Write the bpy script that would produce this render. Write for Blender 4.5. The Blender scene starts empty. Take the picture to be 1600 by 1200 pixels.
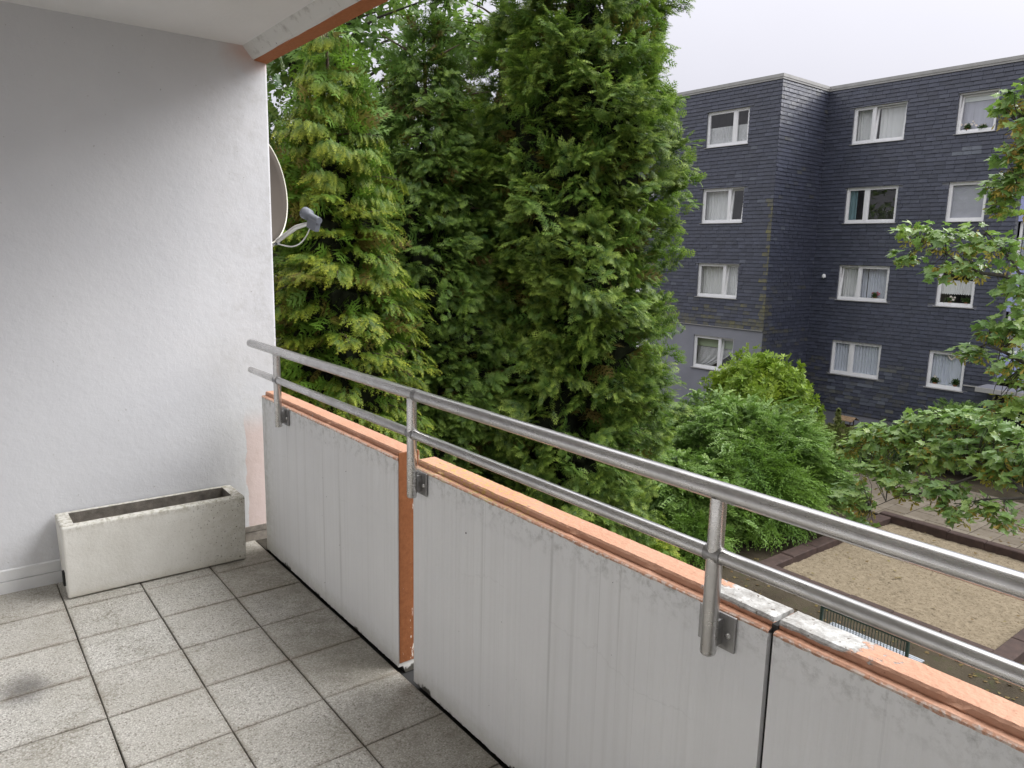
import bpy, math, random
import numpy as np
from mathutils import Vector, Matrix

random.seed(7)
rng = np.random.default_rng(11)
SC = bpy.context.scene
COL = SC.collection

# ------------------------------------------------------------------ camera
cam_d = bpy.data.cameras.new("camera")
cam_d.sensor_width = 36.0
cam_d.lens = 1164.38 / 1600 * 36.0
cam_d.clip_start = 0.02
cam_d.clip_end = 2000
cam = bpy.data.objects.new("camera", cam_d)
COL.objects.link(cam)
r_, u_, b_ = (0.610625, 0.79164598, 0.02082702), (-0.14929456, 0.08924879, 0.98475671), (0.7777199, -0.60442642, 0.17268598)
CAMP = (3.930015, -1.341211, 1.642525)
cam.matrix_world = Matrix(((r_[0], u_[0], b_[0], CAMP[0]), (r_[1], u_[1], b_[1], CAMP[1]), (r_[2], u_[2], b_[2], CAMP[2]), (0, 0, 0, 1)))
SC.camera = cam

# ------------------------------------------------------------------ sky, sun, exposure
SUN_ELEV, SUN_AZ = math.radians(46), math.radians(30)      # azimuth: from +Y towards +X
world = bpy.data.worlds.new("World")
SC.world = world
world.use_nodes = True
wn, wl = world.node_tree.nodes, world.node_tree.links
wn.clear()
sky = wn.new("ShaderNodeTexSky")
sky.sky_type = 'NISHITA'
sky.sun_disc = False
sky.sun_elevation = SUN_ELEV
sky.sun_rotation = SUN_AZ
sky.air_density = 1.0
sky.dust_density = 6.0
hs = wn.new("ShaderNodeHueSaturation")
hs.inputs['Saturation'].default_value = 0.15
mixc = wn.new("ShaderNodeMix"); mixc.data_type = 'RGBA'
mixc.inputs['Factor'].default_value = 0.85
# cloud deck: low sky kept dim, zenith boosted to light trees and floor
tcw = wn.new("ShaderNodeTexCoord"); sep = wn.new("ShaderNodeSeparateXYZ")
wl.new(tcw.outputs['Generated'], sep.inputs[0])
ramp = wn.new("ShaderNodeValToRGB")
ramp.color_ramp.elements[0].position = 0.0
ramp.color_ramp.interpolation = 'B_SPLINE'
ramp.color_ramp.elements[0].color = (0.242, 0.239, 0.271, 1)
me_ = ramp.color_ramp.elements.new(0.5); me_.color = (0.256, 0.253, 0.290, 1)
ramp.color_ramp.elements[-1].position = 1.0
ramp.color_ramp.elements[-1].color = (1.6, 1.6, 1.66, 1)
wl.new(sep.outputs['Z'], ramp.inputs[0])
cn = wn.new("ShaderNodeTexNoise"); cn.inputs['Scale'].default_value = 1.7; cn.inputs['Detail'].default_value = 4
cmp_ = wn.new("ShaderNodeMapRange"); cmp_.inputs['To Min'].default_value = 0.78; cmp_.inputs['To Max'].default_value = 1.16
wl.new(tcw.outputs['Generated'], cn.inputs['Vector']); wl.new(cn.outputs['Fac'], cmp_.inputs['Value'])
mulc = wn.new("ShaderNodeVectorMath"); mulc.operation = 'SCALE'
wl.new(ramp.outputs[0], mulc.inputs[0]); wl.new(cmp_.outputs[0], mulc.inputs['Scale'])
sc_ = wn.new("ShaderNodeVectorMath"); sc_.operation = 'SCALE'; sc_.inputs['Scale'].default_value = 7.0
wl.new(mulc.outputs[0], sc_.inputs[0])
wl.new(sky.outputs[0], hs.inputs['Color'])
wl.new(hs.outputs[0], mixc.inputs['A']); wl.new(sc_.outputs[0], mixc.inputs['B'])
bg = wn.new("ShaderNodeBackground"); bg.inputs['Strength'].default_value = 0.15
wl.new(mixc.outputs['Result'], bg.inputs['Color'])
wo = wn.new("ShaderNodeOutputWorld"); wl.new(bg.outputs[0], wo.inputs[0])

sun_d = bpy.data.lights.new("sun", 'SUN')
sun_d.energy = 1.5
sun_d.angle = math.radians(50)
sun_d.color = (1.0, 0.985, 0.965)
sun = bpy.data.objects.new("sun", sun_d)
COL.objects.link(sun)
sdir = Vector((math.sin(SUN_AZ) * math.cos(SUN_ELEV), math.cos(SUN_AZ) * math.cos(SUN_ELEV), math.sin(SUN_ELEV)))
sun.rotation_euler = (-sdir).to_track_quat('-Z', 'Y').to_euler()
sun.location = sdir * 60
SC.view_settings.view_transform = 'Standard'
SC.view_settings.look = 'None'
SC.view_settings.gamma = 1
SC.view_settings.use_curve_mapping = False
SC.view_settings.exposure = 1.4
SC.render.engine = 'CYCLES'
try:
    SC.cycles.use_denoising = True
    SC.cycles.max_bounces = 10
    SC.cycles.diffuse_bounces = 8
    SC.cycles.transparent_max_bounces = 16
except Exception:
    pass

# ------------------------------------------------------------------ helpers
def tag(o, label=None, cat=None, group=None, kind=None):
    if label: o['label'] = label
    if cat: o['category'] = cat
    if group: o['group'] = group
    if kind: o['kind'] = kind
    return o

def empty(name, loc=(0, 0, 0), rz=0.0):
    o = bpy.data.objects.new(name, None)
    o.empty_display_size = 0.1
    COL.objects.link(o)
    o.location = loc
    o.rotation_euler = (0, 0, rz)
    return o

def link(name, me, parent=None, mat=None):
    o = bpy.data.objects.new(name, me)
    COL.objects.link(o)
    if mat is not None and len(me.materials) == 0:
        me.materials.append(mat)
    if parent is not None:
        o.parent = parent
    return o

class MB:
    def __init__(s): s.v = []; s.f = []; s.sm = []
    def add(s, vs, fs, smooth=False):
        b = len(s.v); s.v += [tuple(v) for v in vs]
        s.f += [tuple(i + b for i in f) for f in fs]; s.sm += [smooth] * len(fs)
    def box(s, x0, x1, y0, y1, z0, z1):
        s.add([(x0, y0, z0), (x1, y0, z0), (x1, y1, z0), (x0, y1, z0), (x0, y0, z1), (x1, y0, z1), (x1, y1, z1), (x0, y1, z1)],
              [(0, 3, 2, 1), (4, 5, 6, 7), (0, 1, 5, 4), (1, 2, 6, 5), (2, 3, 7, 6), (3, 0, 4, 7)])
    def cbox(s, x0, x1, y0, y1, z0, z1, c):       # box with chamfered top edges
        s.add([(x0, y0, z0), (x1, y0, z0), (x1, y1, z0), (x0, y1, z0),
               (x0, y0, z1 - c), (x1, y0, z1 - c), (x1, y1, z1 - c), (x0, y1, z1 - c),
               (x0 + c, y0 + c, z1), (x1 - c, y0 + c, z1), (x1 - c, y1 - c, z1), (x0 + c, y1 - c, z1)],
              [(0, 1, 5, 4), (1, 2, 6, 5), (2, 3, 7, 6), (3, 0, 4, 7), (4, 5, 9, 8), (5, 6, 10, 9), (6, 7, 11, 10), (7, 4, 8, 11), (8, 9, 10, 11), (0, 3, 2, 1)])
    def tube(s, pts, rad, n=10, caps=True, round_start=False):
        pts = [Vector(p) for p in pts]
        rads = rad if isinstance(rad, (list, tuple)) else [rad] * len(pts)
        rings = []; ref = None
        for i, p in enumerate(pts):
            t = (pts[min(i + 1, len(pts) - 1)] - pts[max(i - 1, 0)]).normalized()
            if ref is None:
                ref = Vector((0, 0, 1)) if abs(t.z) < .9 else Vector((1, 0, 0))
            a = t.cross(ref).normalized(); b = t.cross(a).normalized(); ref = -b if False else ref
            rings.append([p + (a * math.cos(2 * math.pi * k / n) + b * math.sin(2 * math.pi * k / n)) * rads[i] for k in range(n)])
        vs = [v for r in rings for v in r]; fs = []
        for i in range(len(pts) - 1):
            for k in range(n):
                fs.append((i * n + k, i * n + (k + 1) % n, (i + 1) * n + (k + 1) % n, (i + 1) * n + k))
        s.add(vs, fs, True)
        if caps:
            s.add(rings[0], [tuple(range(n))[::-1]]); s.add(rings[-1], [tuple(range(n))])
    def quad(s, a, b, c, d): s.add([a, b, c, d], [(0, 1, 2, 3)])
    def prism(s, prof, x0, x1, n=1, jit=0.0, ends=True, rs=None):   # (y,z) profile swept along x
        rs = rs or random
        m = len(prof); vs = []
        for i in range(n + 1):
            x = x0 + (x1 - x0) * i / n
            for (y, z) in prof:
                vs.append((x, y + rs.uniform(-jit, jit), z + rs.uniform(-jit, jit)))
        fs = []
        for i in range(n):
            for k in range(m):
                fs.append((i * m + k, (i + 1) * m + k, (i + 1) * m + (k + 1) % m, i * m + (k + 1) % m))
        if ends:
            fs.append(tuple(range(m))); fs.append(tuple(n * m + k for k in range(m))[::-1])
        s.add(vs, fs)
    def mesh(s, name, mat=None):
        me = bpy.data.meshes.new(name); me.from_pydata(s.v, [], s.f)
        me.polygons.foreach_set('use_smooth', s.sm)
        import bmesh
        bm = bmesh.new(); bm.from_mesh(me); bmesh.ops.recalc_face_normals(bm, faces=bm.faces); bm.to_mesh(me); bm.free()
        me.update()
        if mat: me.materials.append(mat)
        return me
    def build(s, name, mat=None, parent=None): return link(name, s.mesh(name, mat), parent)

def bevel(o, w=0.004, seg=2):
    m = o.modifiers.new("bevel", 'BEVEL'); m.width = w; m.segments = seg; m.limit_method = 'ANGLE'; m.angle_limit = math.radians(40)
    return o

# ------------------------------------------------------------------ materials
class NT:
    def __init__(s, name):
        s.m = bpy.data.materials.new(name); s.m.use_nodes = True
        s.t = s.m.node_tree; s.N = s.t.nodes; s.L = s.t.links; s.N.clear()
        s.out = s.N.new("ShaderNodeOutputMaterial")
        s.geo = None; s.tc = None
    def pos(s):
        if s.geo is None: s.geo = s.N.new("ShaderNodeNewGeometry")
        return s.geo.outputs['Position']
    def set(s, sock, v):
        if hasattr(v, 'is_output') or isinstance(v, bpy.types.NodeSocket): s.L.new(v, sock)
        else: sock.default_value = (v + (1,)) if isinstance(v, tuple) and len(v) == 3 and sock.type == 'RGBA' else v
    def mapv(s, v, scale):
        n = s.N.new("ShaderNodeVectorMath"); n.operation = 'MULTIPLY'; s.L.new(v, n.inputs[0]); n.inputs[1].default_value = scale
        return n.outputs[0]
    def noise(s, scale, detail=4, rough=.55, vec=None, col=False, dist=0.0):
        n = s.N.new("ShaderNodeTexNoise"); n.inputs['Scale'].default_value = scale; n.inputs['Detail'].default_value = detail
        n.inputs['Roughness'].default_value = rough; n.inputs['Distortion'].default_value = dist
        s.L.new(vec if vec is not None else s.pos(), n.inputs['Vector'])
        return n.outputs['Color' if col else 'Fac']
    def voro(s, scale, out='Distance', feature='F1', vec=None, rnd=1.0):
        n = s.N.new("ShaderNodeTexVoronoi"); n.feature = feature; n.inputs['Scale'].default_value = scale
        n.inputs['Randomness'].default_value = rnd
        s.L.new(vec if vec is not None else s.pos(), n.inputs['Vector']); return n.outputs[out]
    def rng(s, v, a, b, c=0.0, d=1.0, smooth=False):
        n = s.N.new("ShaderNodeMapRange"); n.inputs['From Min'].default_value = a; n.inputs['From Max'].default_value = b
        n.inputs['To Min'].default_value = c; n.inputs['To Max'].default_value = d
        if smooth: n.interpolation_type = 'SMOOTHSTEP'
        s.L.new(v, n.inputs['Value']); return n.outputs[0]
    def math(s, op, a, b=None, clamp=False):
        n = s.N.new("ShaderNodeMath"); n.operation = op; n.use_clamp = clamp
        s.set(n.inputs[0], a)
        if b is not None: s.set(n.inputs[1], b)
        return n.outputs[0]
    def mix(s, f, a, b, mode='MIX'):
        n = s.N.new("ShaderNodeMix"); n.data_type = 'RGBA'; n.blend_type = mode
        s.set(n.inputs['Factor'], f); s.set(n.inputs['A'], a); s.set(n.inputs['B'], b); return n.outputs['Result']
    def xyz(s, v=None):
        n = s.N.new("ShaderNodeSeparateXYZ"); s.L.new(v if v is not None else s.pos(), n.inputs[0]); return n.outputs
    def attr(s, name='tint'):
        n = s.N.new("ShaderNodeAttribute"); n.attribute_name = name
        p = s.N.new("ShaderNodeSeparateColor"); s.L.new(n.outputs['Color'], p.inputs[0]); return p.outputs
    def objrand(s):
        return s.N.new("ShaderNodeObjectInfo").outputs['Random']
    def bump(s, h, strength=.3, dist=.01):
        n = s.N.new("ShaderNodeBump"); n.inputs['Strength'].default_value = strength; n.inputs['Distance'].default_value = dist
        s.L.new(h, n.inputs['Height']); return n.outputs[0]
    def principled(s, col, rough=.6, metal=0.0, spec=.4, normal=None, **kw):
        n = s.N.new("ShaderNodeBsdfPrincipled")
        s.set(n.inputs['Base Color'], col); s.set(n.inputs['Roughness'], rough); s.set(n.inputs['Metallic'], metal)
        n.inputs['Specular IOR Level'].default_value = spec
        if normal is not None: s.L.new(normal, n.inputs['Normal'])
        for k, v in kw.items(): s.set(n.inputs[k], v)
        return n.outputs[0]
    def done(s, sh): s.L.new(sh, s.out.inputs['Surface']); return s.m

def simple(name, col, rough=.6, metal=0.0, spec=.4, var=.12, scale=6, bump=0.0):
    t = NT(name); n = t.noise(scale, 5)
    c = t.mix(t.rng(n, .3, .7), tuple(x * (1 - var) for x in col), tuple(min(1, x * (1 + var)) for x in col))
    nm = t.bump(t.noise(scale * 12, 4), bump, .004) if bump else None
    return t.done(t.principled(c, rough, metal, spec, nm))

def m_plaster_wall():
    t = NT("white_rough_plaster"); x, y, z = t.xyz()
    n1 = t.noise(70, 6, .6); n2 = t.noise(1.6, 4); n3 = t.noise(9, 5); n4 = t.noise(26, 6, .7)
    c = t.mix(t.rng(n2, .3, .7), (.60, .608, .635), (.66, .667, .69))
    # grey grime below the beam and along the edge by the rail ends
    edge = t.rng(y, -.30, .12, 0, 1, True)
    grime = t.math('MULTIPLY', t.math('MULTIPLY', edge, t.rng(n3, .42, .66)), t.rng(n4, .4, .62))
    c = t.mix(t.math('MULTIPLY', grime, .34), c, (.36, .35, .32))
    drip = t.math('MULTIPLY', t.rng(y, -.42, -.05, 0, 1, True), t.math('MULTIPLY', t.rng(z, 1.35, .95, 0, 1, True), t.rng(z, .0, .25, .5, 1)))
    c = t.mix(t.math('MULTIPLY', drip, t.rng(n2, .2, .7, .08, .36)), c, (.44, .44, .40))
    spl = t.math('MULTIPLY', t.rng(t.math('ADD', z, t.math('MULTIPLY', n3, .25)), .42, .12), t.rng(n4, .40, .66))
    c = t.mix(t.math('MULTIPLY', spl, .30), c, (.40, .37, .31))
    spk = t.rng(t.noise(55, 2), .735, .76)
    c = t.mix(t.math('MULTIPLY', spk, .5), c, (.25, .24, .22))
    # old salmon paint left in the corner behind the parapet and below the beam
    pk = t.math('MULTIPLY', t.math('GREATER_THAN', t.math('ADD', y, t.math('MULTIPLY', t.math('SUBTRACT', n3, .5), .05)), -.035), t.rng(z, .78, .60, 0, 1, True))
    c = t.mix(t.math('MULTIPLY', pk, .42), c, (.60, .36, .28))
    pk2 = t.math('MULTIPLY', t.rng(t.math('ADD', z, t.math('MULTIPLY', n3, .12)), 2.58, 2.68), t.rng(y, -.10, .03))
    c = t.mix(t.math('MULTIPLY', pk2, .6), c, (.62, .38, .30))
    h = t.math('ADD', t.math('MULTIPLY', n1, .6), t.math('MULTIPLY', t.noise(22, 5), 1.0))
    # hairline cracks
    cr = t.voro(1.1, 'Distance', 'DISTANCE_TO_EDGE', t.N.new("ShaderNodeVectorMath").outputs[0]) if False else None
    return t.done(t.principled(c, .85, 0, .2, t.bump(h, .24, .009)))

def m_soffit():
    t = NT("soffit_white_paint"); n = t.noise(3, 5)
    c = t.mix(t.rng(n, .3, .7), (.78, .78, .775), (.82, .82, .815))
    return t.done(t.principled(c, .8, 0, .2, t.bump(t.noise(40, 5), .25, .006)))

def m_beam_white():
    t = NT("beam_worn_white_paint"); n = t.noise(14, 6, .65); m2 = t.noise(60, 3)
    c = t.mix(t.rng(n, .55, .75), (.66, .66, .63), (.40, .39, .36))
    c = t.mix(t.rng(m2, .72, .76), c, (.12, .10, .08))
    return t.done(t.principled(c, .75, 0, .25, t.bump(n, .4, .008)))

def m_orange(name, worn):
    t = NT(name); x, y, z = t.xyz()
    n = t.noise(18, 6, .65); f = t.noise(70, 5, .6); n2 = t.noise(5, 4)
    c = t.mix(t.rng(n2, .3, .7), (.48, .255, .165), (.54, .305, .21))
    c = t.mix(t.rng(t.noise(2.6, 6, .7), .45, .7, 0, .55), c, (.50, .31, .215))
    c = t.mix(t.rng(f, .60, .72, 0, .55), c, (.36, .18, .11))
    h = t.math('ADD', f, t.math('MULTIPLY', n, .8))
    if worn:
        # peeled stretch round the joint, chips along the edge, lichen on the shady length
        band = t.math('MULTIPLY', t.rng(x, 2.86, 2.98), t.rng(x, 3.46, 3.22))
        zt_ = t.rng(z, .872, .880, .0, 1)
        peel = t.rng(t.math('ADD', t.math('MULTIPLY', t.math('MULTIPLY', band, zt_), .62), t.math('MULTIPLY', t.math('SUBTRACT', n, .5), 1.15)), .36, .42)
        rust = t.math('MULTIPLY', t.math('MULTIPLY', band, t.rng(z, .882, .866)), t.rng(f, .35, .6))
        c = t.mix(t.math('MULTIPLY', rust, .6), c, (.24, .10, .045))
        chip = t.rng(n, .665, .69)
        conc = t.mix(t.rng(t.noise(34, 6, .7), .35, .65), (.26, .25, .235), (.58, .58, .57))
        conc = t.mix(t.rng(t.noise(11, 6, .75), .50, .68, 0, .7), conc, (.20, .185, .165))
        conc = t.mix(t.rng(t.noise(90, 3), .62, .68), conc, (.14, .12, .10))
        c = t.mix(t.math('MAXIMUM', peel, t.math('MULTIPLY', chip, .8)), c, conc)
        edge_ = t.math('MULTIPLY', t.rng(z, .8675, .8635), t.rng(f, .45, .56))
        c = t.mix(t.math('MULTIPLY', edge_, .8), c, (.66, .60, .55))
        lich = t.math('MULTIPLY', t.math('MULTIPLY', t.rng(x, 1.55, 1.8), t.rng(x, 2.5, 2.0)), t.rng(f, .5, .62))
        c = t.mix(t.math('MULTIPLY', lich, .7), c, (.52, .38, .07))
        c = t.mix(t.rng(t.noise(45, 2), .72, .75, 0, .8), c, (.22, .11, .07))
        # streak of grey along the inner lip between 2.6 and 3.3
        h = t.math('SUBTRACT', h, t.math('MULTIPLY', peel, .7))
    return t.done(t.principled(c, .7, 0, .3, t.bump(h, .6, .006)))

def m_orange_end(ca=(.20, .070, .026), cb=(.27, .105, .042), flake=1.0, name="orange_flaking_paint_shaded"):
    t = NT(name); x, y, z = t.xyz()
    f = t.noise(60, 5, .6); n = t.noise(1.0, 6, .7, t.mapv(t.pos(), (60, 60, 22)))
    c = t.mix(t.rng(f, .3, .7), ca, cb)
    k = t.math('ADD', n, t.math('MULTIPLY', t.rng(z, .62, .2), .10))
    k = t.math('ADD', k, t.rng(y, .03, .075, -.10, .05))
    c = t.mix(t.rng(k, .66, .69, 0, flake), c, (.66, .60, .54))
    return t.done(t.principled(c, .75, 0, .25, t.bump(f, .4, .004)))

def m_panel():
    t = NT("grey_white_parapet_paint"); x, y, z = t.xyz()
    n = t.noise(1.0, 5, .55, t.mapv(t.pos(), (38, 2, .55))); n2 = t.noise(1.0, 3, .5, t.mapv(t.pos(), (95, 2, .25)))
    n3 = t.noise(2.2, 5); n4 = t.noise(30, 6, .7)
    c = t.mix(t.rng(n3, .3, .7), (.74, .745, .755), (.80, .805, .81))
    c = t.mix(t.rng(n, .48, .72, 0, .26), c, (.60, .60, .59))
    patch = t.rng(t.noise(1.0, 2, .5, t.mapv(t.pos(), (2.2, 1, .2))), .40, .62)
    c = t.mix(t.math('MULTIPLY', t.rng(n2, .60, .71), t.rng(patch, 0, 1, .06, .5)), c, (.33, .33, .315))
    c = t.mix(t.math('MULTIPLY', t.math('MULTIPLY', t.rng(t.noise(1.0, 1, .5, t.mapv(t.pos(), (23, 2, .10))), .635, .69), t.rng(t.noise(1.0, 3, .6, t.mapv(t.pos(), (1.3, 1, .9))), .42, .62, .05, .8)), .42), c, (.24, .24, .225))
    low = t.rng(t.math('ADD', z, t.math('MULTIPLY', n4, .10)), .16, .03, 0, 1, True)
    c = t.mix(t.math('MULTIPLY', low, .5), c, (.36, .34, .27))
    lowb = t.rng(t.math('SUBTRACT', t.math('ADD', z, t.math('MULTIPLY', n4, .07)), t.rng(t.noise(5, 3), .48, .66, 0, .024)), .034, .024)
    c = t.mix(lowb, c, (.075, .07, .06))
    top = t.math('MULTIPLY', t.rng(z, .76, .86), t.rng(n4, .48, .66))
    c = t.mix(t.math('MULTIPLY', top, .55), c, (.22, .22, .20))
    lft = t.math('MULTIPLY', t.rng(x, .22, .02), t.rng(n4, .35, .65))
    c = t.mix(t.math('MULTIPLY', lft, .5), c, (.36, .37, .29))
    c = t.mix(t.rng(t.noise(48, 2), .745, .765), c, (.09, .085, .08))
    cr = t.math('ABSOLUTE', t.math('SUBTRACT', t.math('ADD', z, t.math('MULTIPLY', t.noise(3, 6, .6), .30)), .74))
    c = t.mix(t.math('MULTIPLY', t.rng(cr, .0035, .001), t.math('MULTIPLY', t.rng(t.noise(1.7, 2), .5, .56), .12)), c, (.38, .38, .37))
    h = t.math('ADD', t.math('MULTIPLY', n2, .3), t.noise(60, 5))
    return t.done(t.principled(c, .72, 0, .25, t.bump(h, .22, .004)))

def m_tile():
    t = NT("exposed_aggregate_tile"); x, y, z = t.xyz()
    rn = t.objrand()
    off = t.N.new("ShaderNodeVectorMath"); off.operation = 'ADD'; t.L.new(t.pos(), off.inputs[0])
    cmb = t.N.new("ShaderNodeCombineXYZ"); t.L.new(t.math('MULTIPLY', rn, 37.0), cmb.inputs[2]); t.L.new(cmb.outputs[0], off.inputs[1])
    v = off.outputs[0]
    chip = t.voro(150, 'Distance', 'F1', v); chipc = t.voro(150, 'Color', 'F1', v)
    cc = t.N.new("ShaderNodeSeparateColor"); t.L.new(chipc, cc.inputs[0])
    stone = t.mix(cc.outputs[0], (.56, .545, .51), (.78, .765, .725))
    stone = t.mix(t.rng(cc.outputs[1], .86, .9), stone, (.20, .185, .165))
    base = t.mix(t.rng(chip, .35, .62), stone, (.43, .42, .39))
    n = t.noise(2.4, 5, .6); n5 = t.noise(11, 6, .7)
    base = t.mix(t.rng(n, .42, .72, 0, .45), base, (.27, .25, .20))
    base = t.mix(t.rng(rn, .0, 1.0, 0, .34), base, (.36, .33, .28))
    # damp brown-green dirt beside the parapet and in the corner by the planter
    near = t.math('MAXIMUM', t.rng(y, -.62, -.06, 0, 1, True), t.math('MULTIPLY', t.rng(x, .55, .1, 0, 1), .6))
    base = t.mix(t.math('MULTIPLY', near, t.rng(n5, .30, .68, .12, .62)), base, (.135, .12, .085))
    # rusty brown rim along one side
    # dark oval patch fading outward with a noisy edge
    sx = t.math('SUBTRACT', x, .82); sy = t.math('SUBTRACT', y, -1.20)
    d = t.math('SQRT', t.math('ADD', t.math('MULTIPLY', sx, sx), t.math('MULTIPLY', t.math('MULTIPLY', sy, sy), 1.8)))
    d = t.math('ADD', d, t.math('MULTIPLY', t.math('SUBTRACT', n5, .5), .10))
    base = t.mix(t.rng(d, .17, .02, 0, .72, True), base, (.085, .08, .08))
    base = t.mix(t.rng(t.noise(40, 3), .70, .74, 0, .7), base, (.10, .085, .06))
    gen = t.N.new("ShaderNodeTexCoord").outputs['Generated']; gx, gy, gz = t.xyz(gen)
    ex = t.math('MINIMUM', gx, t.math('SUBTRACT', 1.0, gx)); ey = t.math('MINIMUM', gy, t.math('SUBTRACT', 1.0, gy))
    ed = t.math('ADD', t.math('MINIMUM', ex, ey), t.math('MULTIPLY', t.math('SUBTRACT', n5, .5), .16))
    base = t.mix(t.math('MULTIPLY', t.rng(ed, .055, -.01), t.rng(n, .35, .65, .15, .6)), base, (.15, .115, .075))
    mo = t.math('MULTIPLY', t.rng(t.noise(3.1, 5, .65), .53, .66), t.rng(t.noise(60, 4, .7), .46, .58))
    base = t.mix(t.math('MULTIPLY', mo, .6), base, (.16, .145, .10))
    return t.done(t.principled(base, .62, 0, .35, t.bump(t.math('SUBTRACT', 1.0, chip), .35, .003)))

def m_steel(name, col=(.50, .49, .48), rough=.30):
    t = NT(name)
    n = t.noise(1.0, 4, .6, t.mapv(t.pos(), (4, 160, 160))); n2 = t.noise(7, 5, .65); n3 = t.noise(90, 3)
    c = t.mix(t.rng(n2, .35, .7), col, tuple(k * .72 for k in col))
    c = t.mix(t.rng(n3, .70, .76, 0, .5), c, (.20, .18, .16))
    r = t.math('ADD', t.rng(n, .2, .8, rough - .06, rough + .10), t.rng(n2, .45, .75, 0, .14))
    return t.done(t.principled(c, r, 1.0, .5, t.bump(n, .08, .001)))

def m_concrete_planter():
    t = NT("whitewashed_concrete"); x, y, z = t.xyz()
    n = t.noise(6, 5); n4 = t.noise(42, 6, .7); n6 = t.noise(95, 3)
    c = t.mix(t.rng(n, .3, .7), (.60, .585, .54), (.70, .69, .65))
    old = t.rng(y, -.60, -.13, 0, 1, True)
    c = t.mix(t.math('MULTIPLY', old, t.rng(n4, .38, .7, .15, .65)), c, (.40, .375, .29))
    c = t.mix(t.math('MULTIPLY', t.rng(n6, .62, .67), t.rng(old, 0, 1, .10, .9)), c, (.10, .085, .05))
    rim = t.math('MULTIPLY', t.rng(z, .325, .355), t.rng(n4, .46, .58))
    c = t.mix(t.math('MULTIPLY', rim, .7), c, (.30, .275, .20))
    foot = t.rng(t.math('ADD', z, t.math('MULTIPLY', n4, .05)), .07, .025)
    c = t.mix(t.math('MULTIPLY', foot, .4), c, (.36, .31, .22))
    h = t.math('ADD', n4, t.noise(13, 5))
    return t.done(t.principled(c, .85, 0, .2, t.bump(h, .5, .006)))

def m_planter_inside():
    return simple("bare_weathered_concrete", (.20, .18, .155), .95, var=.35, scale=25, bump=.6)

def m_slate():
    t = NT("blue_grey_slate"); a = t.attr()
    n = t.noise(9, 5); n2 = t.noise(40, 5, .7); n3 = t.noise(1.3, 5, .6)
    c = t.mix(a[0], (.041, .046, .067), (.060, .067, .098))
    c = t.mix(t.rng(t.noise(5.5, 4, .6), .56, .74, 0, .45), c, (.082, .088, .115))
    c = t.mix(t.rng(n3, .40, .72, 0, .4), c, (.050, .052, .068))
    c = t.mix(a[2], c, (.17, .19, .22))
    c = t.mix(t.rng(n2, .68, .78, 0, .5), c, (.22, .23, .25))
    c = t.mix(t.math('MULTIPLY', a[1], t.rng(t.noise(7, 5, .7), .32, .62, .1, 1)), c, (.165, .150, .045))
    return t.done(t.principled(c, .42, 0, .5, t.bump(n2, .10, .002)))

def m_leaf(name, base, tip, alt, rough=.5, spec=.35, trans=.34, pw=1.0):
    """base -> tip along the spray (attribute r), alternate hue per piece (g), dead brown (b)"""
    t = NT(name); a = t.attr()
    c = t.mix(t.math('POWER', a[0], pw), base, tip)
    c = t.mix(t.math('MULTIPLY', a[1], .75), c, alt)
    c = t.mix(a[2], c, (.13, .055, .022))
    p = t.principled(c, rough, 0, spec)
    tr = t.N.new("ShaderNodeBsdfTranslucent"); t.set(tr.inputs[0], t.mix(.35, c, (.22, .40, .045)))
    mx = t.N.new("ShaderNodeMixShader"); mx.inputs[0].default_value = trans
    t.L.new(p, mx.inputs[1]); t.L.new(tr.outputs[0], mx.inputs[2])
    return t.done(mx.outputs[0])

def m_glass():
    t = NT("window_glass")
    tr = t.N.new("ShaderNodeBsdfTransparent"); tr.inputs[0].default_value = (.97, .985, .98, 1)
    g = t.N.new("ShaderNodeBsdfGlossy"); g.inputs['Roughness'].default_value = .01
    lw = t.N.new("ShaderNodeLayerWeight"); lw.inputs['Blend'].default_value = .5
    sch = t.math('ADD', t.math('MULTIPLY', t.math('POWER', lw.outputs['Facing'], 5.0), .9), .075)
    n = t.bump(t.noise(2.0, 2), .06, .02); t.L.new(n, g.inputs['Normal'])
    mx = t.N.new("ShaderNodeMixShader")
    t.L.new(sch, mx.inputs[0]); t.L.new(tr.outputs[0], mx.inputs[1]); t.L.new(g.outputs[0], mx.inputs[2])
    return t.done(mx.outputs[0])

def m_curtain(name, col, sheer, lace=0.0):
    t = NT(name)
    n = t.noise(1.0, 3, .5, t.mapv(t.pos(), (26, 26, 1.2)))
    c = t.mix(t.rng(n, .35, .65), tuple(k * .80 for k in col), col)
    d = t.N.new("ShaderNodeBsdfDiffuse"); t.set(d.inputs[0], c)
    tl = t.N.new("ShaderNodeBsdfTranslucent"); t.set(tl.inputs[0], c)
    m1 = t.N.new("ShaderNodeMixShader"); m1.inputs[0].default_value = .12
    t.L.new(d.outputs[0], m1.inputs[1]); t.L.new(tl.outputs[0], m1.inputs[2])
    tr = t.N.new("ShaderNodeBsdfTransparent")
    m2 = t.N.new("ShaderNodeMixShader")
    f = t.rng(n, .35, .7, max(0, sheer - .15), min(1, sheer + .2))
    if lace: f = t.math('MULTIPLY', t.math('ADD', f, t.math('MULTIPLY', t.rng(t.voro(38, 'Distance'), .25, .45), lace)), 1.0, True)
    t.set(m2.inputs[0], f); t.L.new(m1.outputs[0], m2.inputs[1]); t.L.new(tr.outputs[0], m2.inputs[2])
    return t.done(m2.outputs[0])

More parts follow.
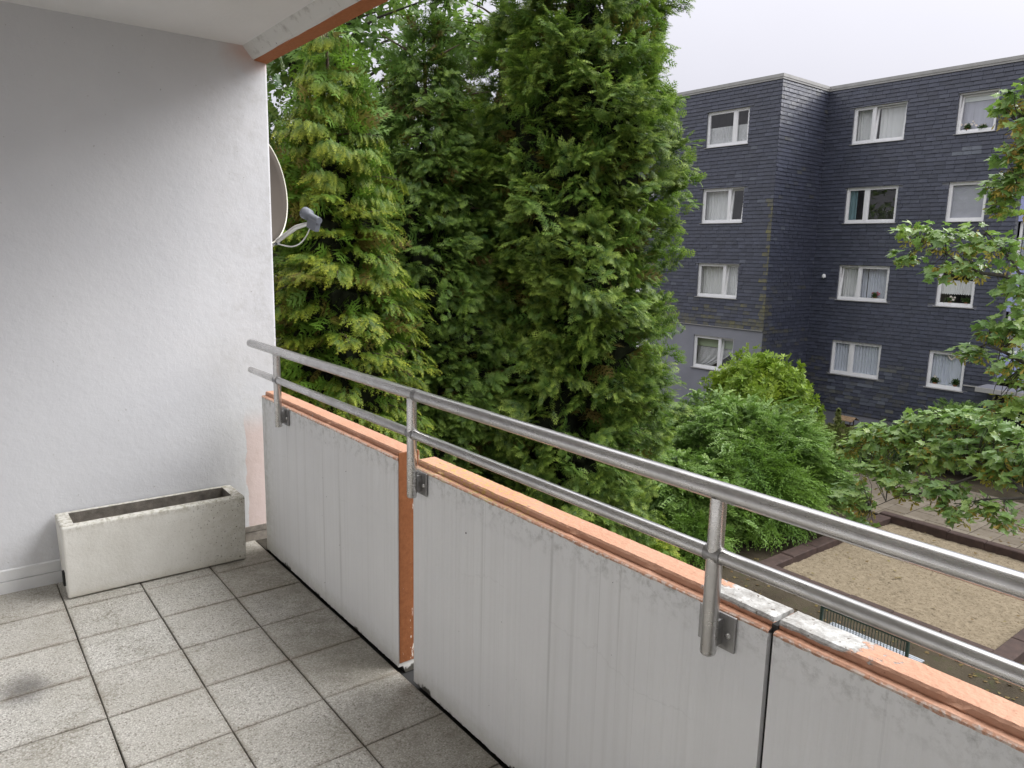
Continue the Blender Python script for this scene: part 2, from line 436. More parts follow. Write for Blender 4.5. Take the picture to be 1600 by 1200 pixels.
def m_sand():
    t = NT("pale_sand"); n = t.noise(7, 6, .65); f = t.noise(60, 5, .7); b = t.noise(9, 6, .75)
    c = t.mix(t.rng(n, .3, .7), (.19, .155, .108), (.25, .208, .148))
    c = t.mix(t.rng(b, .55, .68, 0, .5), c, (.115, .09, .062))
    c = t.mix(t.rng(t.noise(26, 5, .75), .53, .60, 0, .75), c, (.07, .052, .034))
    return t.done(t.principled(c, .95, 0, .1, t.bump(t.math('ADD', b, f), .45, .016)))

def m_soil():
    t = NT("damp_soil"); n = t.noise(1.3, 6, .6); f = t.noise(24, 6, .7)
    c = t.mix(t.rng(n, .35, .68), (.045, .036, .025), (.075, .062, .042))
    c = t.mix(t.rng(f, .55, .7, 0, .6), c, (.05, .045, .02))
    c = t.mix(t.rng(t.noise(5, 5), .56, .68, 0, .5), c, (.045, .055, .018))
    return t.done(t.principled(c, .92, 0, .15, t.bump(f, .8, .03)))

def m_slab():
    t = NT("worn_paving_slab"); rn = t.objrand(); n = t.noise(6, 6, .65); f = t.noise(50, 4)
    c = t.mix(rn, (.145, .122, .095), (.205, .178, .142))
    c = t.mix(t.rng(n, .45, .7, 0, .6), c, (.105, .085, .06))
    c = t.mix(t.rng(f, .66, .72, 0, .5), c, (.06, .05, .036))
    return t.done(t.principled(c, .85, 0, .2, t.bump(f, .3, .004)))

M = {}
M['plaster'] = m_plaster_wall(); M['soffit'] = m_soffit(); M['beamwhite'] = m_beam_white()
M['orange'] = m_orange("orange_coping_paint", True); M['orange_plain'] = m_orange("orange_beam_paint", False); M['orange_beam'] = m_orange_end((.36, .13, .055), (.44, .17, .075), 0.0, 'orange_beam_face')
M['orange_end_shaded'] = m_orange_end(); M['panel'] = m_panel(); M['tile'] = m_tile()  # end face orange is darker than the coping to imitate shade
M['steel'] = m_steel("brushed_steel", (.63, .62, .61), .25); M['plate'] = m_steel("dull_steel_plate", (.36, .355, .35), .42)
M['planter'] = m_concrete_planter(); M['planter_in'] = m_planter_inside()
M['rear_paint'] = simple('white_house_paint', (.84, .84, .845), .8, var=.03)
M['grout'] = simple("dark_grout", (.035, .030, .022), .95, var=.4, scale=20, bump=.5)
M['skirt'] = simple("skirting_white_paint", (.66, .665, .67), .7, var=.08, scale=8, bump=.2)
M['slate'] = m_slate()
M['white'] = simple("white_window_plastic", (.80, .80, .81), .35, spec=.5, var=.04)
M['metal_pale'] = simple("pale_flashing", (.34, .335, .325), .5, var=.12, scale=3)
M['render_grey'] = simple("grey_house_render", (.235, .24, .275), .9, var=.08, scale=1.2, bump=.3)
M['render_dark'] = simple("dark_plinth_render", (.16, .165, .185), .9, var=.18, scale=1.0, bump=.3)
M['lavender'] = simple("lavender_facade_panel", (.34, .37, .62), .4, spec=.5, var=.04)
M['room'] = simple("dim_room", (.10, .095, .09), .9, var=.3, scale=2)
M['dark'] = simple("dark_gap", (.03, .03, .03), .9)
M['glass'] = m_glass()
M['sheer'] = m_curtain("sheer_white_curtain", (.95, .95, .95), .04)
M['sheer_blue'] = m_curtain("sheer_blue_white_curtain", (.80, .84, .95), .10)
M['lace'] = m_curtain("lace_curtain", (.94, .94, .96), .06, .25)
M['teal_cloth'] = m_curtain("teal_drape", (.22, .34, .37), .1)
M['blind_grey'] = simple("grey_roller_blind", (.40, .40, .45), .8, var=.03)
M['blind_green'] = simple("green_roller_blind", (.33, .40, .26), .8, var=.05)
M['blind_white'] = simple("white_roller_blind", (.74, .77, .76), .8, var=.03)
M['sky_sheen'] = m_curtain("sky_reflection_sheet", (.70, .70, .80), .12)  # pale lilac painted in place of the sky's reflection in the glass
M['bark'] = simple("brown_bark", (.085, .062, .045), .95, var=.4, scale=14, bump=.9)
M['bark_grey'] = simple("dark_grey_bark", (.055, .05, .042), .95, var=.35, scale=18, bump=.8)
M['twigs'] = simple('crown_gap_shade', (.012, .015, .008), .95, spec=.1, var=.5, scale=9)  # near-black colour stands in for shade deep in the crowns
M['sand'] = m_sand(); M['soil'] = m_soil(); M['slab'] = m_slab()
M['border'] = simple("brown_rubber_edging", (.048, .029, .024), .8, var=.3, scale=7, bump=.4)
M['bench_green'] = simple("dark_green_paint", (.028, .05, .040), .45, var=.15)
M['bench_steel'] = simple("galvanised_slats", (.36, .39, .43), .45, metal=.25, var=.12, scale=12)
M['dish'] = simple("grey_beige_dish", (.085, .074, .064), .8, spec=.08, var=.07, scale=4)
M['dish_rim'] = simple("cream_dish_rim", (.70, .69, .60), .5, var=.05)
M['lnb'] = simple("grey_plastic_feed", (.15, .165, .195), .5, var=.06)
M['arm_white'] = simple("pale_arm", (.66, .66, .65), .45, var=.06)
M['cable'] = simple("white_cable", (.72, .72, .70), .5, var=.05)
M['wood'] = simple("old_wood", (.23, .155, .09), .9, var=.3, scale=14, bump=.4)
M['wood_dark'] = simple("dark_stained_wood", (.06, .036, .026), .9, var=.3, scale=14)
M['pot'] = simple("terracotta_pot", (.34, .14, .075), .8, var=.15)
M['petal'] = simple("cream_petals", (.74, .66, .60), .7, var=.1)
M['petal_pink'] = simple("pink_petals", (.62, .14, .20), .7, var=.15)
M['asphalt'] = simple("dark_kerb", (.05, .046, .042), .9, var=.25, scale=9, bump=.4)

# ------------------------------------------------------------------ numpy mesh scatter for foliage
def np_mesh(name, V, F, tint, mat):
    me = bpy.data.meshes.new(name)
    n, m = len(V), len(F)
    me.vertices.add(n); me.vertices.foreach_set('co', np.ascontiguousarray(V, dtype=np.float32).ravel())
    me.loops.add(m * 3); me.loops.foreach_set('vertex_index', np.ascontiguousarray(F, dtype=np.int32).ravel())
    me.polygons.add(m); me.polygons.foreach_set('loop_start', np.arange(0, m * 3, 3, dtype=np.int32))
    ca = me.color_attributes.new('tint', 'FLOAT_COLOR', 'POINT')
    C4 = np.ones((n, 4), dtype=np.float32); C4[:, :3] = tint
    ca.data.foreach_set('color', C4.ravel())
    me.polygons.foreach_set('use_smooth', np.zeros(m, dtype=bool)); me.update(calc_edges=True); me.validate()
    me.materials.append(mat)
    return me

def unit(a): return a / np.maximum(np.linalg.norm(a, axis=-1, keepdims=True), 1e-9)
def rvec(n): return unit(rng.normal(size=(n, 3)))

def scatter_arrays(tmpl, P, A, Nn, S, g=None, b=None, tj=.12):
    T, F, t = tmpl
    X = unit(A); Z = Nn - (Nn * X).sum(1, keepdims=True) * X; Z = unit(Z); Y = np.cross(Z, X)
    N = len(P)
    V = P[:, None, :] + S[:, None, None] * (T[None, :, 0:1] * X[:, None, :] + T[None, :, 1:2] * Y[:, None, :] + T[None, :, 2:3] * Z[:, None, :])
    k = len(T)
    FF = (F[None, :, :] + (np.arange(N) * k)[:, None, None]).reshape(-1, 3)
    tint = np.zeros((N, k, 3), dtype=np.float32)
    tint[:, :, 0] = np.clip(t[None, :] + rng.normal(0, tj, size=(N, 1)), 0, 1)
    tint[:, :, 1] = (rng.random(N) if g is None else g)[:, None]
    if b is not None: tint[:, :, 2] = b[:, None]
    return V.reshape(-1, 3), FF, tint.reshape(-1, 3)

def join_arrays(lst):
    Vs, Fs, Ts = [], [], []; o = 0
    for V, F, T in lst:
        Vs.append(V); Fs.append(F + o); Ts.append(T); o += len(V)
    return np.concatenate(Vs), np.concatenate(Fs), np.concatenate(Ts)

def fern(npairs=5, width=.42, sub=1, ang=48, droop=.12, taper=.8, blade=.11, rag=.05):
    V = []; F = []; T = []
    def tri(a, b, c, ts):
        i = len(V); V.extend([a, b, c]); T.extend(ts); F.append((i, i + 1, i + 2))
    rr_ = random.Random(npairs * 31 + sub)
    def P(x, y, e=0.0): return (x, y, -droop * (x * x + .8 * abs(y)) + e)
    tri(P(0, -.018), P(0, .018), P(.99, 0), (0, 0, .9))
    for i in range(npairs):
        s = (i + .5) / npairs
        for sg in (-1, 1):
            x0 = .05 + .84 * s + rr_.uniform(-.03, .03)
            L = width * (1.0 - taper * s ** 1.3) * (.6 + .4 * min(1, s * 4)) * rr_.uniform(.8, 1.15)
            a = math.radians(ang - 12 * s + rr_.uniform(-7, 7)); dx, dy = math.cos(a), sg * math.sin(a)
            px, py = -dy, dx; w = L * blade + .006
            e = rr_.uniform(-rag, rag); tip = (x0 + dx * L, dy * L)
            tb, tt = .70 * s, min(1, .55 + .5 * s)
            o1 = (x0 + px * w * .7, py * w * .7); o2 = (x0 - px * w * .7, -py * w * .7)
            md = (x0 + dx * L * .55, dy * L * .55)
            tri(P(*o1), P(*o2), P(tip[0], tip[1], e), (tb, tb, tt))
            for q in range(sub):
                sq = .30 + .34 * q / max(1, sub - 1) if sub > 1 else .40
                for s2 in (-1, 1):
                    a2 = math.atan2(dy, dx) + s2 * math.radians(40 + rr_.uniform(-8, 8)); l2 = L * .50 * (1.1 - sq * .5)
                    ox, oy = x0 + dx * L * sq, dy * L * sq
                    ex, ey = math.cos(a2), math.sin(a2); w2 = l2 * .17 + .004
                    tri(P(ox + ey * w2, oy - ex * w2, e * sq), P(ox - ey * w2, oy + ex * w2, e * sq), P(ox + ex * l2, oy + ey * l2, e * .8 + rr_.uniform(-rag, rag) * .5), (tb + .1, tb + .1, tt))
    return np.array(V), np.array(F), np.array(T)

def twig(npairs=7, ll=.17, lw=.075, ang=55, droop=.15, fold=.35):
    V = []; F = []; T = []
    def z(x, y): return -droop * x * x
    V += [(0, -.008, 0), (0, .008, 0), (1, 0, z(1, 0))]; F.append((0, 1, 2)); T += [0, 0, .2]
    for i in range(npairs):
        s = (i + .7) / npairs
        for sg in (-1, 1):
            a = math.radians(ang * (1 - .4 * s) + random.uniform(-14, 14)); dx, dy = math.cos(a), sg * math.sin(a); px, py = -dy, dx
            l = ll * (.7 + .5 * math.sin(math.pi * s)) * random.uniform(.8, 1.15); w = lw * l / ll
            o = (s + random.uniform(-.03, .03), 0)
            zz = z(o[0], 0); tl = random.uniform(-.05, .02)
            i0 = len(V)
            V += [(o[0], o[1], zz), (o[0] + dx * l * .45 + px * w, o[1] + dy * l * .45 + py * w, zz + w * fold + tl * .5),
                  (o[0] + dx * l, o[1] + dy * l, zz + tl), (o[0] + dx * l * .45 - px * w, o[1] + dy * l * .45 - py * w, zz + w * fold + tl * .5)]
            F += [(i0, i0 + 1, i0 + 2), (i0, i0 + 2, i0 + 3)]; T += [.2 + .5 * s, .4 + .5 * s, .5 + .5 * s, .4 + .5 * s]
    return np.array(V), np.array(F), np.array(T)

def whorl(n=9, l=1.0, w=.16):
    V = []; F = []; T = []
    for i in range(n):
        a = 2 * math.pi * i / n + random.uniform(-.2, .2); el = random.uniform(-.15, .75)
        d = Vector((math.sin(el) + .1, math.cos(el) * math.cos(a), math.cos(el) * math.sin(a))).normalized()
        p = d.cross(Vector((1, .1, 0))).normalized()
        q = d * l * .55; e = d * l + Vector((-.12, 0, 0))
        i0 = len(V)
        V += [(0, 0, 0), tuple(q + p * w), tuple(e), tuple(q - p * w)]; F += [(i0, i0 + 1, i0 + 2), (i0, i0 + 2, i0 + 3)]; T += [.3, .6, .9, .6]
    return np.array(V), np.array(F), np.array(T)

def palmate():
    # five-lobed leaf, x from stalk to tip, slightly cupped
    out = [(0.0, 0.0), (-.06, .16), (-.12, .36), (.06, .30), (.17, .34), (.20, .62), (.34, .46), (.50, .50), (.52, .24), (.64, .22), (.72, .12), (1.0, 0.0)]
    full = out + [(x, -y) for (x, y) in out[-2:0:-1]]
    V = [(.28, 0, .0)] + [(x, y, -.20 * y * y - .14 * x * x + .05 * math.cos(9 * y)) for (x, y) in full]
    n = len(full)
    F = [(0, 1 + i, 1 + (i + 1) % n) for i in range(n)]
    T = [.35] + [.35 + .4 * min(1, math.hypot(x, y)) for (x, y) in full]
    return np.array(V), np.array(F), np.array(T)

def leaf_lo():
    full = [(0, 0), (-.08, .36), (.18, .32), (.30, .56), (.55, .24), (1.0, 0), (.55, -.24), (.30, -.56), (.18, -.32), (-.08, -.36)]
    V = [(.28, 0, 0)] + [(x, y, -.2 * y * y - .14 * x * x) for (x, y) in full]
    return np.array(V), np.array([(0, 1 + i, 1 + (i + 1) % 10) for i in range(10)]), np.array([.35] + [.6] * 10)

def samara():
    V = []; F = []; T = []
    for k in range(7):
        a = random.uniform(0, 6.28); o = Vector((random.uniform(0, .5), random.uniform(-.15, .15), random.uniform(-.2, .1)))
        d = Vector((random.uniform(.2, .9), math.cos(a) * .6, math.sin(a) * .6)).normalized(); p = d.cross(Vector((0, .3, 1))).normalized()
        i0 = len(V); V += [tuple(o), tuple(o + d * .4 + p * .1), tuple(o + d * .55), tuple(o + d * .4 - p * .08)]
        F += [(i0, i0 + 1, i0 + 2), (i0, i0 + 2, i0 + 3)]; T += [.6, .8, 1, .8]
    return np.array(V), np.array(F), np.array(T)

GROUND = -4.62

# ------------------------------------------------------------------ setting: ground, paving
gm = MB(); gm.quad((-400, -400, GROUND), (400, -400, GROUND), (400, 400, GROUND), (-400, 400, GROUND))
tag(gm.build('ground', M['soil']), 'bare brown soil of the yard', kind='structure')

pv = MB(); pv.box(-7.6, 3.6, 16.86, 21.0, GROUND - .1, GROUND + .035)
paving = tag(pv.build('pavement', M['grout']), 'grey brown slab paving beyond the sandpit', kind='structure')
sl = MB(); sl.cbox(-.244, .244, -.244, .244, -.03, .0, .008)
slab_me = sl.mesh('paving_slab', M['slab'])
for i in range(22):
    for j in range(8):
        o = link('paving_slab', slab_me, paving)
        o.location = (-7.3 + i * .5, 17.12 + j * .5, GROUND + .062 + random.uniform(-.004, .004))
        o.rotation_euler = (random.uniform(-.008, .008), random.uniform(-.008, .008), random.choice((0, 1, 2, 3)) * math.pi / 2 + random.uniform(-.01, .01))

# ------------------------------------------------------------------ our own building: balcony
own = tag(empty('balcony_house', (0, 0, 0)), 'white plastered house the balcony belongs to', 'building')
b = MB(); b.box(-12, 9, .10, .16, GROUND, -.8); b.build('facade_wall', M['soffit'], own)
b = MB(); b.box(-12, 9, .10, .16, 3.6, 5.6); b.build('upper_facade', M['soffit'], own)
b = MB(); b.box(-12, 9, -2.25, -2.05, -.25, 2.75); b.build('rear_wall', M['rear_paint'], own)
b = MB(); b.box(6.6, 6.8, -2.05, .15, -.25, 2.66); b.build('end_wall', M['rear_paint'], own)
b = MB(); b.box(-12, -.36, -2.05, .09, -.25, -.02); b.build('neighbour_slab', M['soffit'], own)

floor_b = MB(); floor_b.box(-.15, 6.6, -2.05, -.006, -.25, -.012); floor_b.box(-.15, .026, -.004, .087, -.03, -.004)
floor = tag(floor_b.build('floor', M['grout']), 'balcony floor with dark joints', kind='structure')
se = MB(); se.box(-.15, 6.6, -.004, .088, -.25, -.034); se.build('slab_edge_shade', M['dark'], floor)  # strip coloured near black for the shade in the gap under the panels
TX, TY, NX0 = .3338, .33, .5243
for i in range(-2, 19):
    for j in range(-3, 4):
        x0, x1 = NX0 + i * TX, NX0 + (i + 1) * TX
        y0, y1 = -.9867 + (j - 1) * TY, -.9867 + j * TY
        x0 = max(x0, -.143); x1 = min(x1, 6.59)
        y1 = min(y1, -.010); y0 = max(y0, -2.05)
        if x1 - x0 < .04 or y1 - y0 < .04: continue
        g = .0026
        tb = MB(); hx, hy = (x1 - x0) / 2 - g * random.uniform(.8, 1.3), (y1 - y0) / 2 - g * random.uniform(.7, 1.25)
        tb.cbox(-hx, hx, -hy, hy, -.03, 0, .0022)
        o = tb.build('tile', M['tile'], floor)
        o.location = ((x0 + x1) / 2, (y0 + y1) / 2, random.uniform(-.0015, .0012))
        o.rotation_euler = (random.uniform(-.004, .004), random.uniform(-.004, .004), random.uniform(-.003, .003))

# side wall
sw = MB(); sw.box(-.36, -.15, -2.05, .155, -.25, 2.80)
side_wall = tag(sw.build('side_wall', M['plaster']), 'white rough plastered partition wall at the balcony end', 'wall')
bevel(side_wall, .012, 3)
sk = MB(); sk.box(-.15, -.139, -2.05, -.12, -.005, .058); sk.build('skirting_tile', M['skirt'], side_wall)
sk = MB(); sk.prism([(0, 0), (.007, 0), (.007, .05), (0, .056)], 0, 1)
sk2 = MB(); sk2.add([(-.15 + a, -2.05 + 1.93 * x, .061 + z) for (x, a, z) in sk.v], sk.f); sk2.build('plaster_edge', M['skirt'], side_wall)
sk = MB(); sk.box(-.15, -.142, -.12, .10, -.005, .05); sk.build('bare_footing', M['planter_in'], side_wall)
sk = MB(); sk.box(-.15, -.141, -.12, .08, .054, .085); sk.build('plaster_lip', M['planter_in'], side_wall)

# ceiling with downstand edge
ce = MB(); ce.box(-12, 6.6, -2.05, .04, 2.665, 2.86)
ceiling = tag(ce.build('ceiling', M['soffit']), 'white painted balcony soffit', kind='structure')
bm_ = MB(); bm_.prism([(.036, 2.70), (.030, 2.664), (.042, 2.652), (.074, 2.612), (.086, 2.605), (.096, 2.612), (.096, 2.70)], -12, 6.6, 160, .0016)
beam = bm_.build('edge_beam', M['beamwhite'], ceiling)
bo = MB(); bo.prism([(.087, 2.601), (.155, 2.596), (.16, 2.602), (.16, 3.60), (.087, 3.60)], -12, 6.6, 160, .0012)
bo.build('orange_fascia', M['orange_beam'], ceiling)

# parapet panels
H = .864
def parapet(x0, x1, label, seed):
    rs = random.Random(seed)
    e = tag(empty('parapet_panel', ((x0 + x1) / 2, .045, 0)), label, 'parapet', 'concrete parapet panels of the balcony')
    def fin(mb, name, mat):
        o = mb.build(name, mat, e); o.matrix_parent_inverse = Matrix.Translation((-(x0 + x1) / 2, -.045, 0)); return o
    n = int((x1 - x0) / .012)
    p = MB(); p.prism([(0, .003), (0, H - .006), (.004, H - .001), (.09, H - .001), (.09, -.03), (.03, -.03), (.02, .002)], x0, x1, n, .0009, True, rs)
    fin(p, 'slab_face', M['panel'])
    # lower ledge and raised coping
    l = MB()
    m = n; vs = []; fs = []
    for i in range(m + 1):
        x = x0 + (x1 - x0) * i / m
        j = .0022 * rs.random() + .002 * max(0, math.sin(x * 19 + seed) * math.sin(x * 47)) 
        prof = [(-.0015, H - .004 - j - .002 * max(0, math.sin(x * 7.3 + seed)) ** 6), (-.001, H - .001), (.004, H + .003), (.021, H + .004 + rs.uniform(-.0006, .0006)), (.03, H + .002), (.03, H - .012)]
        vs += [(x, y, z) for (y, z) in prof]
    k = 6
    for i in range(m):
        for q in range(k):
            fs.append((i * k + q, (i + 1) * k + q, (i + 1) * k + (q + 1) % k, i * k + (q + 1) % k))
    fs += [tuple(range(k)), tuple(m * k + q for q in range(k))[::-1]]
    l.add(vs, fs); fin(l, 'ledge', M['orange'])
    c = MB()
    vs = []; fs = []; k = 8
    w = 0.0
    for i in range(m + 1):
        x = x0 + (x1 - x0) * i / m
        w = w * .9 + rs.uniform(-.0006, .0006)
        chip = .006 * max(0, math.sin(x * 13.1 + 2 * seed) * math.sin(x * 31.7 + seed)) ** 4
        prof = [(.022 + w, H - .002), (.019 + w, H + .008), (.020 + w + chip, H + .018 - chip), (.0245 + w + chip, H + .0235 - chip * .5), (.090, H + .024 + w * .4), (.096, H + .019), (.097, H - .03), (.06, H - .03)]
        vs += [(x, y + rs.uniform(-.0005, .0005), z + rs.uniform(-.0005, .0005)) for (y, z) in prof]
    for i in range(m):
        for q in range(k):
            fs.append((i * k + q, (i + 1) * k + q, (i + 1) * k + (q + 1) % k, i * k + (q + 1) % k))
    fs += [tuple(range(k)), tuple(m * k + q for q in range(k))[::-1]]
    c.add(vs, fs); fin(c, 'coping', M['orange'])
    # painted end faces, orange darkened in the colour for shade in the slot
    for xe, sg in ((x0, -1), (x1, 1)):
        if xe in (x0, x1) and (abs(xe - 1.505) < .01):
            ep = MB(); ep.box(xe, xe + sg * .004, .004, .0905, .02, H + .0215)
            fin(ep, 'end_face', M['orange_end_shaded'])
    return e
parapet(.03, 1.505, 'left parapet panel with orange coping between side wall and open slot', 3)
parapet(1.625, 3.109, 'middle parapet panel with lichen on its orange coping', 8)
js = MB(); js.box(3.1085, 3.1225, .014, .086, -.02, H + .012); js.build('joint_shade', M['dark'], floor)  # black strip added in the open joint to stand for its shade
parapet(3.122, 6.58, 'right parapet panel with white peeled patch on its orange coping', 14)

# railing
ra = tag(empty('railing', (0, -.042, 0)), 'brushed steel double tube railing fixed to the parapet', 'railing')
def rail_part(mb, name, mat, parent=ra):
    o = mb.build(name, mat, parent)
    if parent is ra: o.location = (0, .042, 0)
    return o
t_ = MB(); t_.tube([(0.0, -.042, 1.1496), (.012, -.042, 1.1496), (1.72, -.042, 1.1498)], [.017, .0212, .0212], 20); rail_part(t_, 'top_rail', M['steel'])
t_ = MB(); t_.tube([(1.7215, -.042, 1.1496), (6.55, -.042, 1.1496)], .0212, 20); rail_part(t_, 'top_rail', M['steel'])
t_ = MB(); t_.tube([(1.708, -.042, 1.1496), (1.735, -.042, 1.1496)], .0216, 20); rail_part(t_, 'weld_sleeve', M['plate'])
PX = [.3803, 1.6862, 2.9917, 4.298, 5.604]
ends = [0.0] + PX + [6.55]
for a, c in zip(ends[:-1], ends[1:]):
    t_ = MB(); t_.tube([(a, -.042, 1.0063), (c, -.042, 1.0063)], .0168, 18); rail_part(t_, 'lower_rail', M['steel'])
for k, px in enumerate(PX):
    t_ = MB(); t_.tube([(px, -.042, .772), (px, -.042, .777), (px, -.042, 1.135)], [.016, .0182, .0182], 20)
    post = rail_part(t_, 'post', M['steel'])
    w_ = MB(); w_.tube([(px - .021, -.042, 1.0063), (px + .021, -.042, 1.0063)], .0192, 16); w_.build('weld_seam', M['plate'], post)
    pl = MB(); pl.box(px - .054, px + .044, -.010, -.0035, .778, .862); bevel(pl.build('mounting_plate', M['plate'], post), .0015)
    sp = MB(); sp.box(px - .012, px + .012, -.03, -.008, .79, .85); sp.build('bracket', M['plate'], post)
    for dx in (-.036, .028):
        bo_ = MB(); bo_.tube([(px + dx, -.010, .815), (px + dx, -.0145, .815), (px + dx, -.016, .815)], [.0075, .007, .003], 8); bo_.build('bolt', M['steel'], post)

# planter
ple = tag(empty('planter_box', (-.02, -.55, 0)), 'long white weathered concrete planter box, empty, against the side wall', 'planter')
y0, y1, xb, xf, zt = -.972, -.135, -.132, .108, .356
q = MB()
ob = [(xb + .01, y0 + .012, .006), (xf - .004, y0 + .005, .006), (xf - .004, y1 - .004, .006), (xb + .01, y1 - .012, .006)]
ot = [(xb, y0, zt), (xf, y0, zt), (xf, y1, zt), (xb, y1, zt)]
it = [(xb + .030, y0 + .055, zt), (xf - .045, y0 + .055, zt), (xf - .045, y1 - .055, zt), (xb + .030, y1 - .055, zt)]
ib = [(p[0], p[1], .07) for p in it]
q.add(ob + ot + it, [(0, 3, 2, 1), (0, 1, 5, 4), (1, 2, 6, 5), (2, 3, 7, 6), (3, 0, 4, 7), (4, 5, 9, 8), (5, 6, 10, 9), (6, 7, 11, 10), (7, 4, 8, 11)])
o = q.build('shell', M['planter'], ple); o.location = (.02, .55, 0)
bevel(o, .009, 3)
q = MB(); q.add(it + ib, [(0, 1, 5, 4), (1, 2, 6, 5), (2, 3, 7, 6), (3, 0, 4, 7), (4, 5, 6, 7)])
o = q.build('inner_lining', M['planter_in'], ple); o.location = (.02, .55, -.001)
q = MB(); q.box(xf - .09, xf - .05, y0 + .0005, y0 + .02, .055, .12); o = q.build('drain_slot', M['dark'], ple); o.location = (.02, .546, 0)

# satellite dish on the far side of the partition
dish = tag(empty('satellite_dish', (-.95, .30, 1.62)), 'beige satellite dish with cream rim and feed arm beyond the side wall', 'satellite dish')
def dish_build():
    cen = Vector((-1.035, .392, 2.03))
    view = (Vector(CAMP) - cen); view.z = 0; view.normalize()
    perp = Vector((-view.y, view.x, 0))
    if perp.y < 0: perp = -perp
    nrm = (perp * math.cos(math.radians(33)) + view * math.sin(math.radians(33)) + Vector((0, 0, .12))).normalized()
    up = (Vector((0, 0, 1)) - nrm * nrm.z).normalized(); rt = up.cross(nrm)
    R = .365; rings = 9; seg = 48
    front = MB(); vs = [cen - nrm * .075]; fs = []
    for i in range(1, rings + 1):
        r = R * i / rings
        for k in range(seg):
            a = 2 * math.pi * k / seg
            vs.append(cen + rt * (r * .92 * math.cos(a)) + up * (r * math.sin(a)) - nrm * (.075 * (1 - (i / rings) ** 2)))
    for k in range(seg): fs.append((0, 1 + k, 1 + (k + 1) % seg))
    for i in range(rings - 1):
        for k in range(seg):
            fs.append((1 + i * seg + k, 1 + (i + 1) * seg + k, 1 + (i + 1) * seg + (k + 1) % seg, 1 + i * seg + (k + 1) % seg))
    front.add(vs, fs, True)
    o = link('reflector', front.mesh('reflector', M['dish']), dish); o.matrix_parent_inverse = Matrix.Translation(-dish.location)
    sd = o.modifiers.new('solid', 'SOLIDIFY'); sd.thickness = .006
    rim = MB(); pts = [cen + rt * (R * .92 * math.cos(2 * math.pi * k / 64)) + up * (R * math.sin(2 * math.pi * k / 64)) for k in range(65)]
    rim.tube(pts, .0075, 8, False)
    o = link('rim', rim.mesh('rim', M['dish_rim']), dish); o.matrix_parent_inverse = Matrix.Translation(-dish.location)
    # feed arm
    foot = cen - up * (R * .98) - nrm * .03
    end = Vector((-.62, .55, 1.80))
    f0 = Vector((-1.21, .52, 1.655)); mid = f0.lerp(end, .72) + Vector((0, 0, .018))
    am = MB(); am.tube([foot, f0, mid, end - Vector((.02, 0, .005)), end], [.015, .016, .016, .013, .009], 8)
    o = link('feed_arm', am.mesh('feed_arm', M['arm_white']), dish); o.matrix_parent_inverse = Matrix.Translation(-dish.location)
    # feed: round head towards the dish, body behind
    ax = (end - cen).normalized(); hd = Vector((-.645, .545, 1.865)); bk = Vector((-.50, .575, 1.815))
    d = (bk - hd).normalized()
    ln = MB(); ln.tube([hd - d * .004, hd, hd + d * .05, hd + d * .052, hd + d * .16], [.032, .038, .036, .021, .021], 18)
    o = link('feed_head', ln.mesh('feed_head', M['lnb']), dish); o.matrix_parent_inverse = Matrix.Translation(-dish.location)
    lb = MB(); c0 = hd + d * .06; s1 = d.cross(Vector((0, 0, 1))).normalized(); dn = d.cross(s1).normalized()
    if dn.z > 0: dn = -dn
    vs = []
    for a in (0, .095):
        for w in (-.017, .017):
            for h in (.008, .072): vs.append(c0 + d * a + s1 * w + dn * h)
    lb.add(vs, [(0, 1, 3, 2), (4, 6, 7, 5), (0, 4, 5, 1), (2, 3, 7, 6), (0, 2, 6, 4), (1, 5, 7, 3)])
    o = link('feed_body', lb.mesh('feed_body', M['lnb']), dish); o.matrix_parent_inverse = Matrix.Translation(-dish.location)
    bevel(o, .004)
    cb = MB(); A = f0.lerp(end, .22) - Vector((0, 0, .014)); B = c0 + d * .02 + dn * .07
    pts = []
    for i in range(13):
        s = i / 12; p = A.lerp(B, s); p.z -= .085 * math.sin(math.pi * s) ** .8 * (.4 + s * .75); pts.append(p)
    cb.tube(pts, .0042, 6)
    o = link('cable', cb.mesh('cable', M['cable']), dish); o.matrix_parent_inverse = Matrix.Translation(-dish.location)
    cl = MB(); p = f0.lerp(end, .2); dd = (end - f0).normalized(); cl.tube([p - dd * .012, p + dd * .012], .0195, 10)
    o = link('clip', cl.mesh('clip', M['lnb']), dish); o.matrix_parent_inverse = Matrix.Translation(-dish.location)
    ms = MB(); back = cen - nrm * .09
    ms.tube([back, back - nrm * .12, Vector((-.75, .13, 1.98)), Vector((-.36, .06, 1.98))], [.02, .02, .02, .02], 10)
    o = link('wall_bracket', ms.mesh('wall_bracket', M['plate']), dish); o.matrix_parent_inverse = Matrix.Translation(-dish.location)
dish_build()

# ------------------------------------------------------------------ slate house opposite
HX, HY, HT = -11.674, 25.109, .019
house = tag(empty('slate_house', (HX, HY, GROUND), HT), 'four storey slate clad apartment house with white windows and flat roof', 'building')
def hobj(mb, name, mat, parent=house):
    o = mb.build(name, mat, parent)
    if parent is house: o.location = (0, 0, -GROUND)
    return o
DP = 3.037; ZR = 7.70
WIN = []   # (facade, x0, x1, z0, z1, type)
for r in range(4):
    z1 = 6.968 - 2.75 * r
    WIN.append(('R', 1.006, 2.839, z1 - 1.254, z1, 'RA%d' % (r + 1)))
    WIN.append(('R', 4.442, 5.595, z1 - 1.256, z1, 'RB%d' % (r + 1)))
    zl = 6.926 - 2.75 * r
    WIN.append(('L', -3.021, -1.205, zl - 1.263, zl, 'LA%d' % (r + 1)))
    WIN.append(('L', -7.2, -5.4, zl - 1.263, zl, 'LB%d' % (r + 1)))
ZL0 = -.90   # slate bottom on the left wing
ZS0 = -3.90  # slate bottom on the other faces
